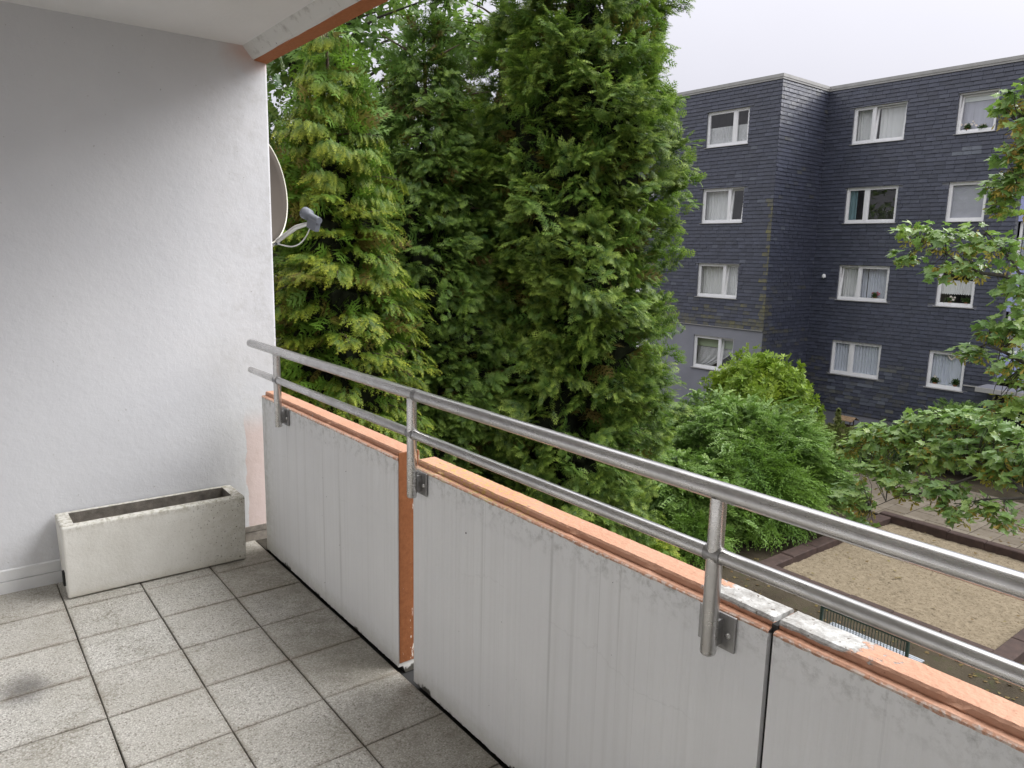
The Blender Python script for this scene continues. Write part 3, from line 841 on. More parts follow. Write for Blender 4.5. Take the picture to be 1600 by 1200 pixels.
def wall_holes(mb, fn, u0, u1, z0, z1, holes, depth):
    us = sorted({u0, u1} | {h[0] for h in holes} | {h[1] for h in holes}); zs = sorted({z0, z1} | {h[2] for h in holes} | {h[3] for h in holes})
    for a, c in zip(us[:-1], us[1:]):
        for e, f in zip(zs[:-1], zs[1:]):
            mu, mz = (a + c) / 2, (e + f) / 2
            if any(h[0] < mu < h[1] and h[2] < mz < h[3] for h in holes): continue
            mb.quad(fn(a, e, 0), fn(c, e, 0), fn(c, f, 0), fn(a, f, 0))
    for (a, c, e, f) in holes:
        mb.quad(fn(a, e, 0), fn(c, e, 0), fn(c, e, depth), fn(a, e, depth)); mb.quad(fn(a, f, 0), fn(c, f, 0), fn(c, f, depth), fn(a, f, depth))
        mb.quad(fn(a, e, 0), fn(a, f, 0), fn(a, f, depth), fn(a, e, depth)); mb.quad(fn(c, e, 0), fn(c, f, 0), fn(c, f, depth), fn(c, e, depth))
def hl(fac, zlo=-99, zhi=99): return [(w[1], w[2], w[3], w[4]) for w in WIN if w[0] == fac and w[3] > zlo and w[4] < zhi]
fR = lambda u, z, d: (u, 0 + d, z)
fL = lambda u, z, d: (u, -DP + d, z)
fS = lambda u, z, d: (0 - d, -DP + u, z)
m = MB(); wall_holes(m, fR, 0, 6.53, ZS0, ZR, hl('R'), .135); hobj(m, 'main_wall', M['render_dark'])
m = MB(); wall_holes(m, fL, -9.5, 0, ZL0, ZR, hl('L', -1.0), .135); hobj(m, 'wing_wall', M['render_dark'])
m = MB(); wall_holes(m, lambda u, z, d: (u, -DP + .012 + d, z), -9.5, -.012, GROUND, ZL0 - .03, hl('L', -99, -1.2), .122); hobj(m, 'rendered_ground_floor', M['render_grey'])
m = MB(); m.quad(fS(0, ZS0, 0), fS(DP, ZS0, 0), fS(DP, ZR, 0), fS(0, ZR, 0)); hobj(m, 'wing_flank', M['render_dark'])
m = MB(); m.quad((0, .03, GROUND), (6.5, .03, GROUND), (6.5, .03, ZS0 + .02), (0, .03, ZS0 + .02)); m.quad((-.03, -DP, GROUND), (-.03, 0.03, GROUND), (-.03, 0.03, ZS0 + .02), (-.03, -DP, ZS0 + .02)); hobj(m, 'plinth', M['render_grey'])
for x0_, x1_ in ((.9, 1.75), (3.0, 3.7)):
    m = MB(); m.box(x0_, x1_, .012, .028, GROUND + .1, ZS0 - .05); hobj(m, 'cellar_hatch', M['render_dark'])
m = MB(); m.box(-9.5, -.02, -DP - .035, -DP + .02, ZL0 - .035, ZL0 - .012); hobj(m, 'drip_edge', M['metal_pale'])
# flat roof with pale flashing
m = MB(); m.box(-9.5, -.06, -DP + .06, 9, ZR - .12, ZR - .02); m.box(-.06, 17, .06, 9, ZR - .12, ZR - .02); hobj(m, 'roof', M['render_dark'])
m = MB()
prof = lambda: None
m.box(-9.6, .055, -DP - .055, -DP + .25, ZR + .02, ZR + .125); m.box(-.20, .055, -DP + .25, -.055, ZR + .021, ZR + .126); m.box(-.20, 17, -.055, .25, ZR + .0225, ZR + .1275)
m.box(-9.58, .04, -DP - .04, -DP + .2, ZR - .045, ZR + .02); m.box(-.18, .04, -DP + .2, -.04, ZR - .044, ZR + .021); m.box(-.18, 17, -.04, .2, ZR - .043, ZR + .0225)
hobj(m, 'roof_flashing', M['metal_pale'])
m = MB(); m.quad((-9.5, -DP, GROUND), (-9.5, 9, GROUND), (-9.5, 9, ZR), (-9.5, -DP, ZR)); m.quad((17, 0, GROUND), (17, 9, GROUND), (17, 9, ZR), (17, 0, ZR)); m.quad((-9.5, 9, GROUND), (17, 9, GROUND), (17, 9, ZR), (-9.5, 9, ZR)); hobj(m, 'rear_walls', M['render_dark'])

# slates: real overlapping pieces; the nearest 300 are separate objects
def slate_rows(fn, u0, u1, z0, z1, holes, moss, pale, rs):
    out = []
    cs = .132; nr = int(math.ceil((z1 - z0) / cs))
    for r in range(nr):
        za = z0 + r * cs; zb = min(za + cs + .010, z1)
        u = u0 - (.15 if r % 2 else 0) - rs.uniform(0, .06)
        while u < u1:
            w = .30 + rs.uniform(-.05, .05)
            a, c = max(u, u0), min(u + w - .004, u1); u += w
            if c - a < .02: continue
            segs = [(a, c, za, zb)]
            for (ha, hc, he, hf) in holes:
                ns = []
                for (sa, sc2, se, sf) in segs:
                    if sc2 <= ha or sa >= hc or se >= hf or sf <= he: ns.append((sa, sc2, se, sf)); continue
                    zm = (se + sf) / 2
                    if se < he - .03 and not (se > he): ns.append((sa, sc2, se, min(sf, he)))
                    elif sf > hf + .03: ns.append((sa, sc2, max(se, hf), sf))
                    else:
                        if sa < ha - .02: ns.append((sa, ha, se, sf))
                        if sc2 > hc + .02: ns.append((hc, sc2, se, sf))
                segs = ns
            for sgm in segs:
                out.append((fn, sgm, rs.random(), moss((sgm[0] + sgm[1]) / 2, (sgm[2] + sgm[3]) / 2), pale((sgm[0] + sgm[1]) / 2, (sgm[2] + sgm[3]) / 2)))
    return out
rs = random.Random(5)
hR = hl('R'); hL = hl('L', -1.0)
def mossR(u, z): return max(0, .25 - .02 * abs(u)) * (rs.random() < .25) if z < -2 else 0.0
def paleR(u, z):
    if 1.1 < u < 3.4 and -3.75 < z < -2.7 and rs.random() < (.55 if abs(z + 3.15) < .35 else .2): return rs.uniform(.15, .5)
    if 4.55 < u < 5.35 and 5.02 < z < 5.3: return .6
    if 2.9 < u < 3.7 and -2.6 < z < -2.1 and rs.random() < .5: return .3
    return .10 * rs.random() if rs.random() < .08 else 0.0
def mossL(u, z):
    d = -u
    wdt = .15 + max(0, (.7 - (z + .9))) * .55 if z < 3.9 else 0
    if d < wdt + rs.uniform(-.05, .05) and z < 3.7: return rs.uniform(.55, .95)
    if z < .05 and rs.random() < (.75 if z < -.45 else .3): return rs.uniform(.2, .75)
    return .12 * rs.random() if z < 1.0 and rs.random() < .2 else 0
def mossS(u, z):
    if u < .30 and z < .3: return rs.uniform(.1, .55) if rs.random() < .7 else .1
    if z < -.6 and u < 1.6 and rs.random() < .35: return rs.uniform(.1, .5)
    return .3 * rs.random() if rs.random() < .04 else 0
paleN = lambda u, z: rs.uniform(.1, .3) if rs.random() < .03 else 0.0
fSs = fS
SL = slate_rows(fR, 0.012, 6.55, ZS0 - .03, ZR - .03, hR, mossR, paleR, rs)
SL += slate_rows(fL, -9.5, .012, ZL0 - .005, ZR - .03, hL, mossL, paleN, rs)
SL += slate_rows(fSs, -.012, DP - .012, ZS0 - .03, ZR - .03, [], mossS, paleN, rs)
hm = Matrix.Translation((HX, HY, 0)) @ Matrix.Rotation(HT, 4, 'Z')
def sdist(s):
    fn, (a, c, e, f), *_ = s
    p = hm @ Vector(fn((a + c) / 2, (e + f) / 2, 0)); v = p - Vector(CAMP)
    sz = (c - a) * (f - e)
    if fn is fL and a < -5.0 or fn is fS: return 99 + v.length
    return v.length - 40 * (s[4] > .28) - (6 if sz > .035 else 0)
SL.sort(key=sdist)
def slate_verts(fn, sgm):
    a, c, e, f = sgm
    jb = rs.uniform(-.002, .002)
    return [fn(a, e + jb, -.020 - .016 * rs.random()), fn(c - .006, e + jb * .6, -.022 - .008 * rs.random()), fn(c, f, -.004), fn(a, f, -.004), fn(a, e + jb, 0), fn(c, e + jb * .6, 0), fn(c, f, 0), fn(a, f, 0)]
SF = [(0, 1, 2), (0, 2, 3), (0, 4, 5), (0, 5, 1), (0, 3, 7), (0, 7, 4), (1, 5, 6), (1, 6, 2)]
Vs, Fs, Ts = [], [], []
for s in SL[300:]:
    b0 = len(Vs); Vs += slate_verts(s[0], s[1]); Fs += [(i + b0, j + b0, k + b0) for (i, j, k) in SF]; Ts += [(s[2], s[3], s[4])] * 8
o = link('slate_cladding', np_mesh('slate_cladding', np.array(Vs), np.array(Fs), np.array(Ts), M['slate']), house)
o.location = (0, 0, -GROUND); o['kind'] = 'stuff'
var = {}
for s in SL[:300]:
    key = (s[0], round(s[2] * 3), round(s[3] * 3), round(s[4] * 4))
    fn, (a, c, e, f) = s[0], s[1]
    if key not in var:
        v8 = []
        for (x, y, z) in [fn(-.5, -.5, -.032), fn(.48, -.5, -.024), fn(.5, .5, -.004), fn(-.5, .5, -.004), fn(-.5, -.5, 0), fn(.5, -.5, 0), fn(.5, .5, 0), fn(-.5, .5, 0)]:
            v8.append((x, y - fn(0, 0, 0)[1], z))
        var[key] = np_mesh('slate', np.array(v8), np.array(SF), np.array([(key[1] / 3, key[2] / 3, key[3] / 4)] * 8), M['slate'])
    o = link('slate', var[key], house)
    p = fn((a + c) / 2, (e + f) / 2, 0)
    o.location = (p[0], p[1], p[2] - GROUND); o.scale = (c - a, 1, f - e)

# windows
def curtain(w0, w1, z0, z1, y, mat, parent, name='curtain', amp=.022, pleats=9, hem=0.0):
    n = 6 * pleats; vs = []; fs = []
    ph = random.uniform(0, 6)
    for i in range(n + 1):
        s = i / n; x = w0 + (w1 - w0) * s
        yy = y + amp * math.sin(ph + 2 * math.pi * pleats * s + .8 * math.sin(5 * s)) * (0.7 + .5 * math.sin(9 * s + ph))
        vs += [(x, yy, z0 + hem * abs(math.sin(pleats * math.pi * s))), (x, yy * 1.0 + .004, (z0 + z1) / 2), (x, yy, z1)]
    for i in range(n):
        b0 = i * 3; fs += [(b0, b0 + 3, b0 + 4, b0 + 1), (b0 + 1, b0 + 4, b0 + 5, b0 + 2)]
    mb = MB(); mb.add(vs, fs, True); return mb.build(name, mat, parent)

def drape(x0, x1, z0, z1, y, mat, parent):      # lace swept to one side
    n, mrows = 30, 12; vs = []; fs = []
    for j in range(mrows + 1):
        t = j / mrows
        for i in range(n + 1):
            s = i / n
            xr = x1 - (x1 - x0) * .62 * t ** 1.6
            x = x0 + (xr - x0) * s
            z = z1 - (z1 - z0) * t - .10 * math.sin(math.pi * s) * (1 - t) * t * 4
            vs.append((x, y + .02 * math.sin(s * 34 + t * 5), z))
    for j in range(mrows):
        for i in range(n):
            a = j * (n + 1) + i; fs.append((a, a + 1, a + n + 2, a + n + 1))
    mb = MB(); mb.add(vs, fs, True); return mb.build('curtain', mat, parent)

INSIDE = []
def frame_rect(mb, x0, x1, z0, z1, y0, y1, w, wb=None):
    wb = wb or w
    mb.box(x0, x1, y0, y1, z0, z0 + wb); mb.box(x0, x1, y0, y1, z1 - w, z1)
    mb.box(x0, x0 + w, y0, y1, z0 + wb, z1 - w); mb.box(x1 - w, x1, y0, y1, z0 + wb, z1 - w)

def make_window(fac, x0, x1, z0, z1, typ):
    yf = 0 if fac == 'R' else -DP
    if fac == 'L' and z1 < -1.2: yf += .012
    fo = MB(); yF = yf + .055
    frame_rect(fo, x0 + .002, x1 - .002, z0 + .002, z1 - .002, yF, yF + .075, .048, .065)
    two = typ[1] == 'A' or typ[:2] == 'LB'
    lights = []
    if two:
        xm = x0 + (x1 - x0) * (.40 if fac == 'R' else .66)
        fo.box(xm - .038, xm + .038, yF + .001, yF + .074, z0 + .067, z1 - .05)
        lights = [(x0 + .05, xm - .038), (xm + .038, x1 - .05)]
    else: lights = [(x0 + .05, x1 - .05)]
    fr = hobj(fo, 'window', M['white'])
    tilt = {'RA1': 1, 'RA3': 0, 'LA2': 1, 'LA3': 1, 'RB1': 0, 'LA4': 1}.get(typ, -1)
    for k, (a, c) in enumerate(lights):
        s = MB(); zb, ztp = z0 + .067, z1 - .05; hh = ztp - zb
        frame_rect(s, a, c, 0, hh, 0, .055, .055)
        p = MB(); p.quad((a + .055, .028, .055), (c - .055, .028, .055), (c - .055, .028, hh - .055), (a + .055, .028, hh - .055))
        so = s.build('sash', M['white'], fr); po = p.build('pane', M['glass'], fr)
        for q_ in (so, po):
            q_.location = (0, yF + .012, zb)
            if k == tilt: q_.rotation_euler = (-math.radians(5.5), 0, 0)
            else: q_.rotation_euler = (-math.radians(random.uniform(-.25, .25)), 0, 0)
    sm_ = MB(); sm_.prism([(yf - .055, z0 - .022), (yf - .055, z0 - .008), (yF + .02, z0 + .004), (yF + .02, z0 - .022)], x0 - .045, x1 + .045)
    sm_.build('sill', M['metal_pale'], fr)
    rd = 1.1
    rm = MB(); ya, yb = yf + .135, yf + rd
    A, B_, C_, D_ = (x0 - .3, x1 + .3, z0 - .5, z1 + .25)
    rm.quad((A, yb, C_), (B_, yb, C_), (B_, yb, D_), (A, yb, D_)); rm.quad((A, ya, C_), (A, yb, C_), (A, yb, D_), (A, ya, D_)); rm.quad((B_, ya, C_), (B_, yb, C_), (B_, yb, D_), (B_, ya, D_))
    rm.quad((A, ya, C_), (B_, ya, C_), (B_, yb, C_), (A, yb, C_)); rm.quad((A, ya, D_), (B_, ya, D_), (B_, yb, D_), (A, yb, D_))
    for (a, c, e, f) in ((A, x0, C_, D_), (x1, B_, C_, D_), (x0, x1, C_, z0), (x0, x1, z1, D_)): rm.quad((a, ya, e), (c, ya, e), (c, ya, f), (a, ya, f))
    rm.build('room', M['room'], fr)
    yc = yf + (.27 if tilt >= 0 else .165); L_, R_, Z0, Z1 = x0 + .01, x1 - .01, z0 + .04, z1 - .02; Hh = z1 - z0
    xs = x0 + (x1 - x0) * (.40 if fac == 'R' else .66)
    if typ in ('LA1', 'LB1'): curtain(L_, R_, Z0, z0 + Hh * .56, yc, M['lace'], fr, pleats=14, hem=.05)
    elif typ in ('LA2', 'LB2'): curtain(L_, xs, Z0, Z1, yc, M['sheer'], fr, pleats=9)
    elif typ in ('LA3', 'LB3'): curtain(L_, R_, Z0, Z1, yc, M['sheer'], fr, pleats=15)
    elif typ in ('LA4', 'LB4'):
        bl = MB(); bl.box(L_, R_, yc - .02, yc - .012, z1 - Hh * .34, Z1); bl.build('blind', M['blind_green'], fr)
        drape(L_, xs + .5, Z0 + .05, z1 - Hh * .30, yc + .02, M['lace'], fr)
    elif typ == 'RA1':
        curtain(L_, xs, Z0, Z1, yc, M['sheer'], fr, pleats=7, amp=.014); curtain(xs + .12, R_, Z0, Z1, yc, M['sheer'], fr, pleats=6, amp=.014)
    elif typ == 'RA2': curtain(L_, L_ + .34, Z0, Z1, yc, M['teal_cloth'], fr, pleats=3)
    elif typ == 'RA3':
        curtain(L_, xs - .02, Z0, Z1, yc, M['sheer'], fr, pleats=7); curtain(xs - .02, xs + .22, Z0, Z1, yc + .02, M['sheer_blue'], fr, pleats=3); curtain(xs + .26, R_, Z0, Z1, yc, M['sheer_blue'], fr, pleats=9)
    elif typ == 'RA4': curtain(L_, R_, Z0, Z1, yc, M['sheer_blue'], fr, pleats=17, amp=.018)
    elif typ == 'RB1':
        bl = MB(); bl.box(L_, R_, yc - .02, yc - .012, z1 - .26, Z1); bl.build('blind', M['blind_white'], fr)
        curtain(L_, R_, Z0, z1 - .20, yc + .01, M['sky_sheen'], fr, pleats=4, amp=.006)  # flat sheet added behind the pane to stand for reflected sky
    elif typ == 'RB2':
        bl = MB(); bl.box(L_, R_, yc - .02, yc - .012, Z0, Z1); bl.build('blind', M['blind_grey'], fr)
    elif typ == 'RB3': curtain(L_, R_, z0 + Hh * .30, z0 + Hh * .68, yc, M['sheer'], fr, pleats=16, amp=.012, hem=.04)
    elif typ == 'RB4': curtain(L_, R_, Z0, Z1, yc + .02, M['sheer_blue'], fr, pleats=11, amp=.025)
    return fr
for w in WIN: make_window(*w)

# stair bay to the right: lavender panels, glazing, canopy, dark doorway
SX0, SX1 = 6.57, 9.6
ps = [(2.93, 4.30), (.17, 1.55), (-1.98, -1.12), (5.65, ZR - .05)]
for (a, c) in ps:
    m = MB(); m.box(SX0, SX1, -.05, .06, a, c); o = bevel(hobj(m, 'facade_panel', M['lavender']), .006)
    m = MB(); m.box(SX0 + .01, SX1, -.056, -.0495, a + (c - a) * .80, a + (c - a) * .812); m.build('panel_joint', M['dark'], o)
for (a, c) in ((1.56, 2.92), (-1.11, .16), (4.31, 5.64)):
    m = MB(); frame_rect(m, SX0 + .05, SX1 - .05, a, c, .05, .12, .07)
    for k in (1, 2): m.box(SX0 + k * 1.0 - .03, SX0 + k * 1.0 + .03, .052, .118, a + .07, c - .07)
    o = hobj(m, 'stair_window', M['white'])
    m = MB(); m.quad((SX0 + .1, .09, a + .05), (SX1 - .1, .09, a + .05), (SX1 - .1, .09, c - .05), (SX0 + .1, .09, c - .05)); m.build('pane', M['glass'], o)
    m = MB(); m.quad((SX0, .7, a - .3), (SX1, .7, a - .3), (SX1, .7, c + .3), (SX0, .7, c + .3)); m.build('room', M['room'], o)
    curtain(SX0 + .1, SX1 - .1, a + .05, c - .05, .25, M['sheer_blue'], o, pleats=20)
m = MB(); m.box(SX0 - .28, SX1, -.95, .05, -2.33, -2.18); can = bevel(hobj(m, 'canopy', M['metal_pale']), .01)
m = MB(); m.box(SX0 - .24, SX1, -.91, .0, -2.176, -2.172); m.build('canopy_felt', M['render_grey'], can)
m = MB(); m.box(SX0 - .95, SX0 - .25, -.035, -.018, -2.33, -2.29); hobj(m, 'sign_strip', M['metal_pale'])
m = MB(); m.quad((SX0, .9, GROUND), (SX1, .9, GROUND), (SX1, .9, -2.0), (SX0, .9, -2.0)); m.quad((SX0, 0, GROUND), (SX0, .9, GROUND), (SX0, .9, -2.0), (SX0, 0, -2.0)); m.quad((SX0, .0, -2.05), (SX1, .0, -2.05), (SX1, .9, -2.05), (SX0, .9, -2.05)); hobj(m, 'doorway', M['dark'])
m = MB(); m.box(SX0 + .7, SX0 + 1.7, .80, .86, GROUND + .15, -2.45); hobj(m, 'house_door', M['blind_grey'])
m = MB(); m.quad((SX1, 0, GROUND), (17, 0, GROUND), (17, 0, ZR), (SX1, 0, ZR)); hobj(m, 'far_wall', M['render_dark'])
for (a, c) in ((6.49, 6.57),):
    m = MB(); m.box(a, c - .002, -.022, .03, ZS0 - .03, ZR - .05); hobj(m, 'corner_trim', M['render_dark'])

def hw(x, y, z): return tuple(hm @ Vector((x, y, z)))
# small things on and behind the facade
la = tag(empty('wall_lamp', hw(.48, -.03, 1.03)), 'small white bell shaped lamp on the slate wall near the inner corner', 'lamp')
q = MB(); q.tube([(0, -.05, .10), (0, -.05, .09), (0, -.05, .05), (0, -.05, -.01), (0, -.05, -.03)], [.01, .04, .062, .07, .066], 14); q.build('bell_shade', M['white'], la)
q = MB(); q.box(-.025, .025, -.03, .03, .03, .07); q.build('bracket', M['white'], la)
q = MB(); q.tube([(0, -.05, -.03), (0, -.05, -.065)], [.022, .016], 10); q.build('bulb', M['blind_white'], la)

def heart():
    e = tag(empty('heart_ornament', hw(5.12, .13, -1.45)), 'cream heart shaped wreath hanging in the ground floor window', 'ornament')
    pts = []
    for k in range(33):
        a = 2 * math.pi * k / 32
        pts.append((.0068 * 16 * math.sin(a) ** 3, 0, .0068 * (13 * math.cos(a) - 5 * math.cos(2 * a) - 2 * math.cos(3 * a) - math.cos(4 * a))))
    q = MB(); q.tube(pts, .024, 8, False); q.build('wreath', M['petal'], e)
    q = MB(); q.tube([(0, 0, .05), (0, 0, .32)], .004, 5); q.build('cord', M['cable'], e)
heart()
LF_POT = m_leaf("pot_plant_leaf", (.03, .06, .018), (.06, .11, .03), (.05, .09, .03))
def pot_plant(x, y, z, label, petals=None, h=.2, grp=None):
    e = tag(empty('pot_plant', hw(x, y, z)), label, 'plant', grp)
    q = MB(); q.tube([(0, 0, 0), (0, 0, .10), (0, 0, .11), (0, 0, .12)], [.045, .06, .066, .062], 12); q.build('pot', M['pot'], e)
    n = 40; P = np.c_[rng.normal(0, .04, n), rng.normal(0, .03, n), .12 + rng.random(n) * h * .6]
    A = unit(np.c_[rng.normal(0, .6, n), rng.normal(0, .6, n), rng.random(n) + .3]); S = rng.uniform(.06, .13, n)
    V, F, T = scatter_arrays(whorl(5), P, A, rvec(n), S); link('leaves', np_mesh('leaves', V, F, T, LF_POT), e)
    if petals:
        q = MB()
        for k in range(7):
            c = Vector((random.gauss(0, .09), random.gauss(0, .03), .14 + random.random() * h)); r = random.uniform(.025, .045)
            for a in range(5):
                d = Vector((math.cos(a * 1.257), -.3, math.sin(a * 1.257))); s = Vector((-d.z, 0, d.x))
                q.quad(c, c + d * r * .6 + s * r * .45, c + d * r, c + d * r * .6 - s * r * .45)
        q.build('flowers', petals, e)
pot_plant(2.35, .135, 6.968 - 5.5 - 1.254 + .05, 'pot of pink flowers on the inner sill of a two light window', M['petal_pink'], .16)
pot_plant(4.75, .135, 6.968 - 1.256 + .03, 'cream flowers at the left in the top floor single window', M['petal'], .22)
pot_plant(5.2, .135, 6.968 - 1.256 + .0, 'cream flowers low in the middle of the top floor window', M['petal'], .12)
pot_plant(4.85, .135, 6.968 - 5.5 - 1.256 + .04, 'pale flowering plant below the half curtain', M['petal'], .15)
pot_plant(5.35, .135, 6.968 - 5.5 - 1.256 + .04, 'bushy pot plant below the half curtain beside the pale one', None, .16)
pot_plant(4.68, .135, 6.968 - 8.25 - 1.256 + .05, 'leafy plant left of the heart wreath in the ground floor window', M['petal'], .24)
pot_plant(5.32, .135, 6.968 - 8.25 - 1.256 + .05, 'spiky plant right of the heart wreath in the ground floor window', None, .26)

# ------------------------------------------------------------------ yard: sandpit, bench, bird table
pit = tag(empty('sandpit', (-2.1, 14.1, GROUND)), 'large rectangular sandpit with dark brown edging and raked sand', 'sandpit')
nx, ny = 70, 78; XS = np.linspace(-4.10, .10, nx); YS = np.linspace(11.60, 16.45, ny)
gx, gy = np.meshgrid(XS, YS, indexing='ij')
gz =   .022 * np.sin(gx * 3.1 + 1.2 * np.sin(gy * 2.3)) * np.sin(gy * 2.7) + rng.normal(0, .007, gx.shape)
V = np.c_[gx.ravel() + 2.1, gy.ravel() - 14.1, gz.ravel() + .045]
ii = np.arange(nx * ny).reshape(nx, ny)
F = np.concatenate([np.c_[ii[:-1, :-1].ravel(), ii[1:, :-1].ravel(), ii[1:, 1:].ravel()], np.c_[ii[:-1, :-1].ravel(), ii[1:, 1:].ravel(), ii[:-1, 1:].ravel()]])
o = link('sand', np_mesh('sand', V, F, np.zeros((len(V), 3)), M['sand']), pit); o['kind'] = 'stuff'
def edging(xa, ya, xb_, yb, w, h, n):
    for k in range(n):
        s0, s1 = k / n, (k + 1) / n
        ax, ay, bx, by = xa + (xb_ - xa) * s0, ya + (yb - ya) * s0, xa + (xb_ - xa) * s1, ya + (yb - ya) * s1
        L_ = math.hypot(bx - ax, by - ay); mb = MB(); mb.cbox(-L_ / 2 + .004, L_ / 2 - .004, -w / 2, w / 2, -.1, h, .018)
        o = mb.build('edging_block', M['border'], pit)
        o.location = ((ax + bx) / 2 + 2.1, (ay + by) / 2 - 14.1, random.uniform(-.012, .012)); o.rotation_euler = (0, 0, math.atan2(by - ay, bx - ax) + random.uniform(-.008, .008))
edging(-4.12, 11.38, -4.12, 16.75, .30, .20, 6)
edging(-4.26, 16.55, .4, 16.55, .22, .24, 6)
edging(-3.97, 11.48, .02, 11.48, .22, .20, 5)
edging(.17, 11.38, .17, 16.44, .30, .20, 6)

bench = tag(empty('park_bench', (-1.03, 9.5, GROUND)), 'park bench with pale metal slat seat and dark green barred backrest facing the sandpit', 'bench')
BL = .66
for k in range(10):
    mb = MB(); mb.box(-BL - .06, BL + .06, -.19 + k * .05, -.19 + k * .05 + .036, .44, .455); mb.build('seat_slat', M['bench_steel'], bench)
bk = MB()
for (z0, z1) in ((.575, .60), (.87, .90)): bk.box(-BL + .02, BL - .02, -.20, -.17, z0, z1)
o = bk.build('back_rails', M['bench_green'], bench)
for k in range(27):
    x = -BL + .05 + k * (2 * BL - .1) / 26; mb = MB(); mb.tube([(x, -.185, .60), (x, -.185, .87)], .0055, 6); mb.build('back_bar', M['bench_green'], bench)
for x in (-BL + .0, BL - .0):
    mb = MB(); mb.box(x - .02, x + .02, -.205, -.165, 0, .92); mb.box(x - .02, x + .02, .27, .31, 0, .425); mb.box(x - .02, x + .02, -.165, .31, .40, .437); mb.build('leg_frame', M['bench_green'], bench)

bt = tag(empty('bird_table', (-9.0, 23.6, GROUND)), 'small weathered wooden bird table by the plinth of the slate house', 'bird table')
mb = MB(); mb.box(-.03, .03, -.03, .03, 0, .55); mb.build('post', M['wood_dark'], bt)
mb = MB(); mb.box(-.22, .22, -.16, .16, .55, .58); mb.build('tray', M['wood_dark'], bt)
for sx in (-.17, .17):
    for sy in (-.12, .12):
        mb = MB(); mb.box(sx - .014, sx + .014, sy - .014, sy + .014, .58, .76); mb.build('upright', M['wood_dark'], bt)
for sg in (-1, 1):
    mb = MB(); mb.add([(-.30, sg * .24, .76), (.30, sg * .24, .76), (.30, 0, .88), (-.30, 0, .88), (-.30, sg * .24, .78), (.30, sg * .24, .78), (.30, 0, .90), (-.30, 0, .90)], [(0, 1, 2, 3), (4, 7, 6, 5), (0, 4, 5, 1), (1, 5, 6, 2), (0, 3, 7, 4)]); mb.build('roof_board', M['wood'], bt)

# ------------------------------------------------------------------ trees
LM = {}
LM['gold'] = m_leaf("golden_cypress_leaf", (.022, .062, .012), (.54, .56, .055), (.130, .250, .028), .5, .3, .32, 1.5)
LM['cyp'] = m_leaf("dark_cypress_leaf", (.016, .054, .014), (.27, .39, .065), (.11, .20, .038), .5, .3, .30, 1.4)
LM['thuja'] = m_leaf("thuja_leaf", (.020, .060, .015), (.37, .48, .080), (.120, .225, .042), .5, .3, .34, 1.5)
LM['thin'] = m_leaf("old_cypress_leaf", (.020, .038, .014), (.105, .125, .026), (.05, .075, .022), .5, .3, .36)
LM['maple'] = m_leaf("maple_leaf", (.120, .220, .066), (.180, .310, .085), (.26, .34, .050), .36, .6, .3)
LM['samara'] = m_leaf("maple_seed", (.26, .27, .05), (.36, .31, .055), (.36, .15, .06), .5, .3, .3)
LM['litter'] = m_leaf('leaf_litter', (.14, .12, .04), (.18, .14, .05), (.10, .05, .025), .6, .2, .1)
LM['shrub'] = m_leaf("green_shrub_leaf", (.075, .165, .034), (.26, .38, .090), (.150, .265, .060), .42, .45, .28)
LM['yew'] = m_leaf("yew_leaf", (.028, .080, .018), (.140, .270, .040), (.160, .270, .036), .5, .35, .2)
LM['rhodo'] = m_leaf("rhododendron_leaf", (.10, .18, .020), (.36, .46, .045), (.19, .32, .036), .4, .45, .22)
LM['gloss'] = m_leaf("hedge_leaf", (.020, .055, .020), (.065, .130, .036), (.11, .13, .03), .45, .4, .2)
LM['bloom'] = m_leaf("pale_shoot_leaf", (.12, .15, .05), (.30, .28, .14), (.13, .19, .03), .5, .3, .3)

F_THUJA = fern(4, .54, 1, 44, .34, .55, .15, .07)
F_CYP = fern(4, .50, 1, 44, .34, .55, .15, .06)
F_GOLD = fern(5, .42, 1, 44, .32, .70, .12, .05)
F_SMALL = fern(4, .50, 1, 46, .15, .65, .22, .1)

def trunk(parent, cx, cy, z0, z1, r, name='trunk', mat='bark', lean=.15):
    mb = MB(); n = 9; pts = []; rr = []
    for i in range(n):
        s = i / (n - 1); pts.append((cx + lean * math.sin(3 * s), cy + lean * .6 * math.sin(2.2 * s + 1) - lean * .5, z0 + (z1 - z0) * s)); rr.append(r * (1 - .88 * s) * (1.25 if i == 0 else 1))
    mb.tube(pts, rr, 9)
    o = mb.build(name, M[mat], parent); o.matrix_parent_inverse = Matrix.Translation(-parent.location); return o

def limbs(parent, cx, cy, specs, mat='bark'):
    mb = MB()
    for (phi, z, L_, rise) in specs:
        p0 = Vector((cx, cy, z)); d = Vector((math.cos(phi), math.sin(phi), rise))
        mb.tube([p0, p0 + d * L_ * .5 + Vector((0, 0, .05)), p0 + d * L_], [.03, .02, .006], 5, False)
    o = mb.build('branches', M[mat], parent); o['kind'] = 'stuff'; o.matrix_parent_inverse = Matrix.Translation(-parent.location); return o

def crown(parent, arrs, mat, name='crown'):
    V, F, T = join_arrays(arrs)
    V = V - np.array(parent.location)
    o = link(name, np_mesh(name, V.astype(np.float32), F, T, mat), parent); return o

def sample_phi(n, cx, cy, bias=.72):
    """angles round the crown, denser on the half that looks to the yard"""
    base = math.atan2(CAMP[1] - cy, CAMP[0] - cx)
    k = rng.random(n) < bias
    return np.where(k, base + rng.uniform(-1.75, 1.75, n), rng.uniform(0, 2 * math.pi, n))

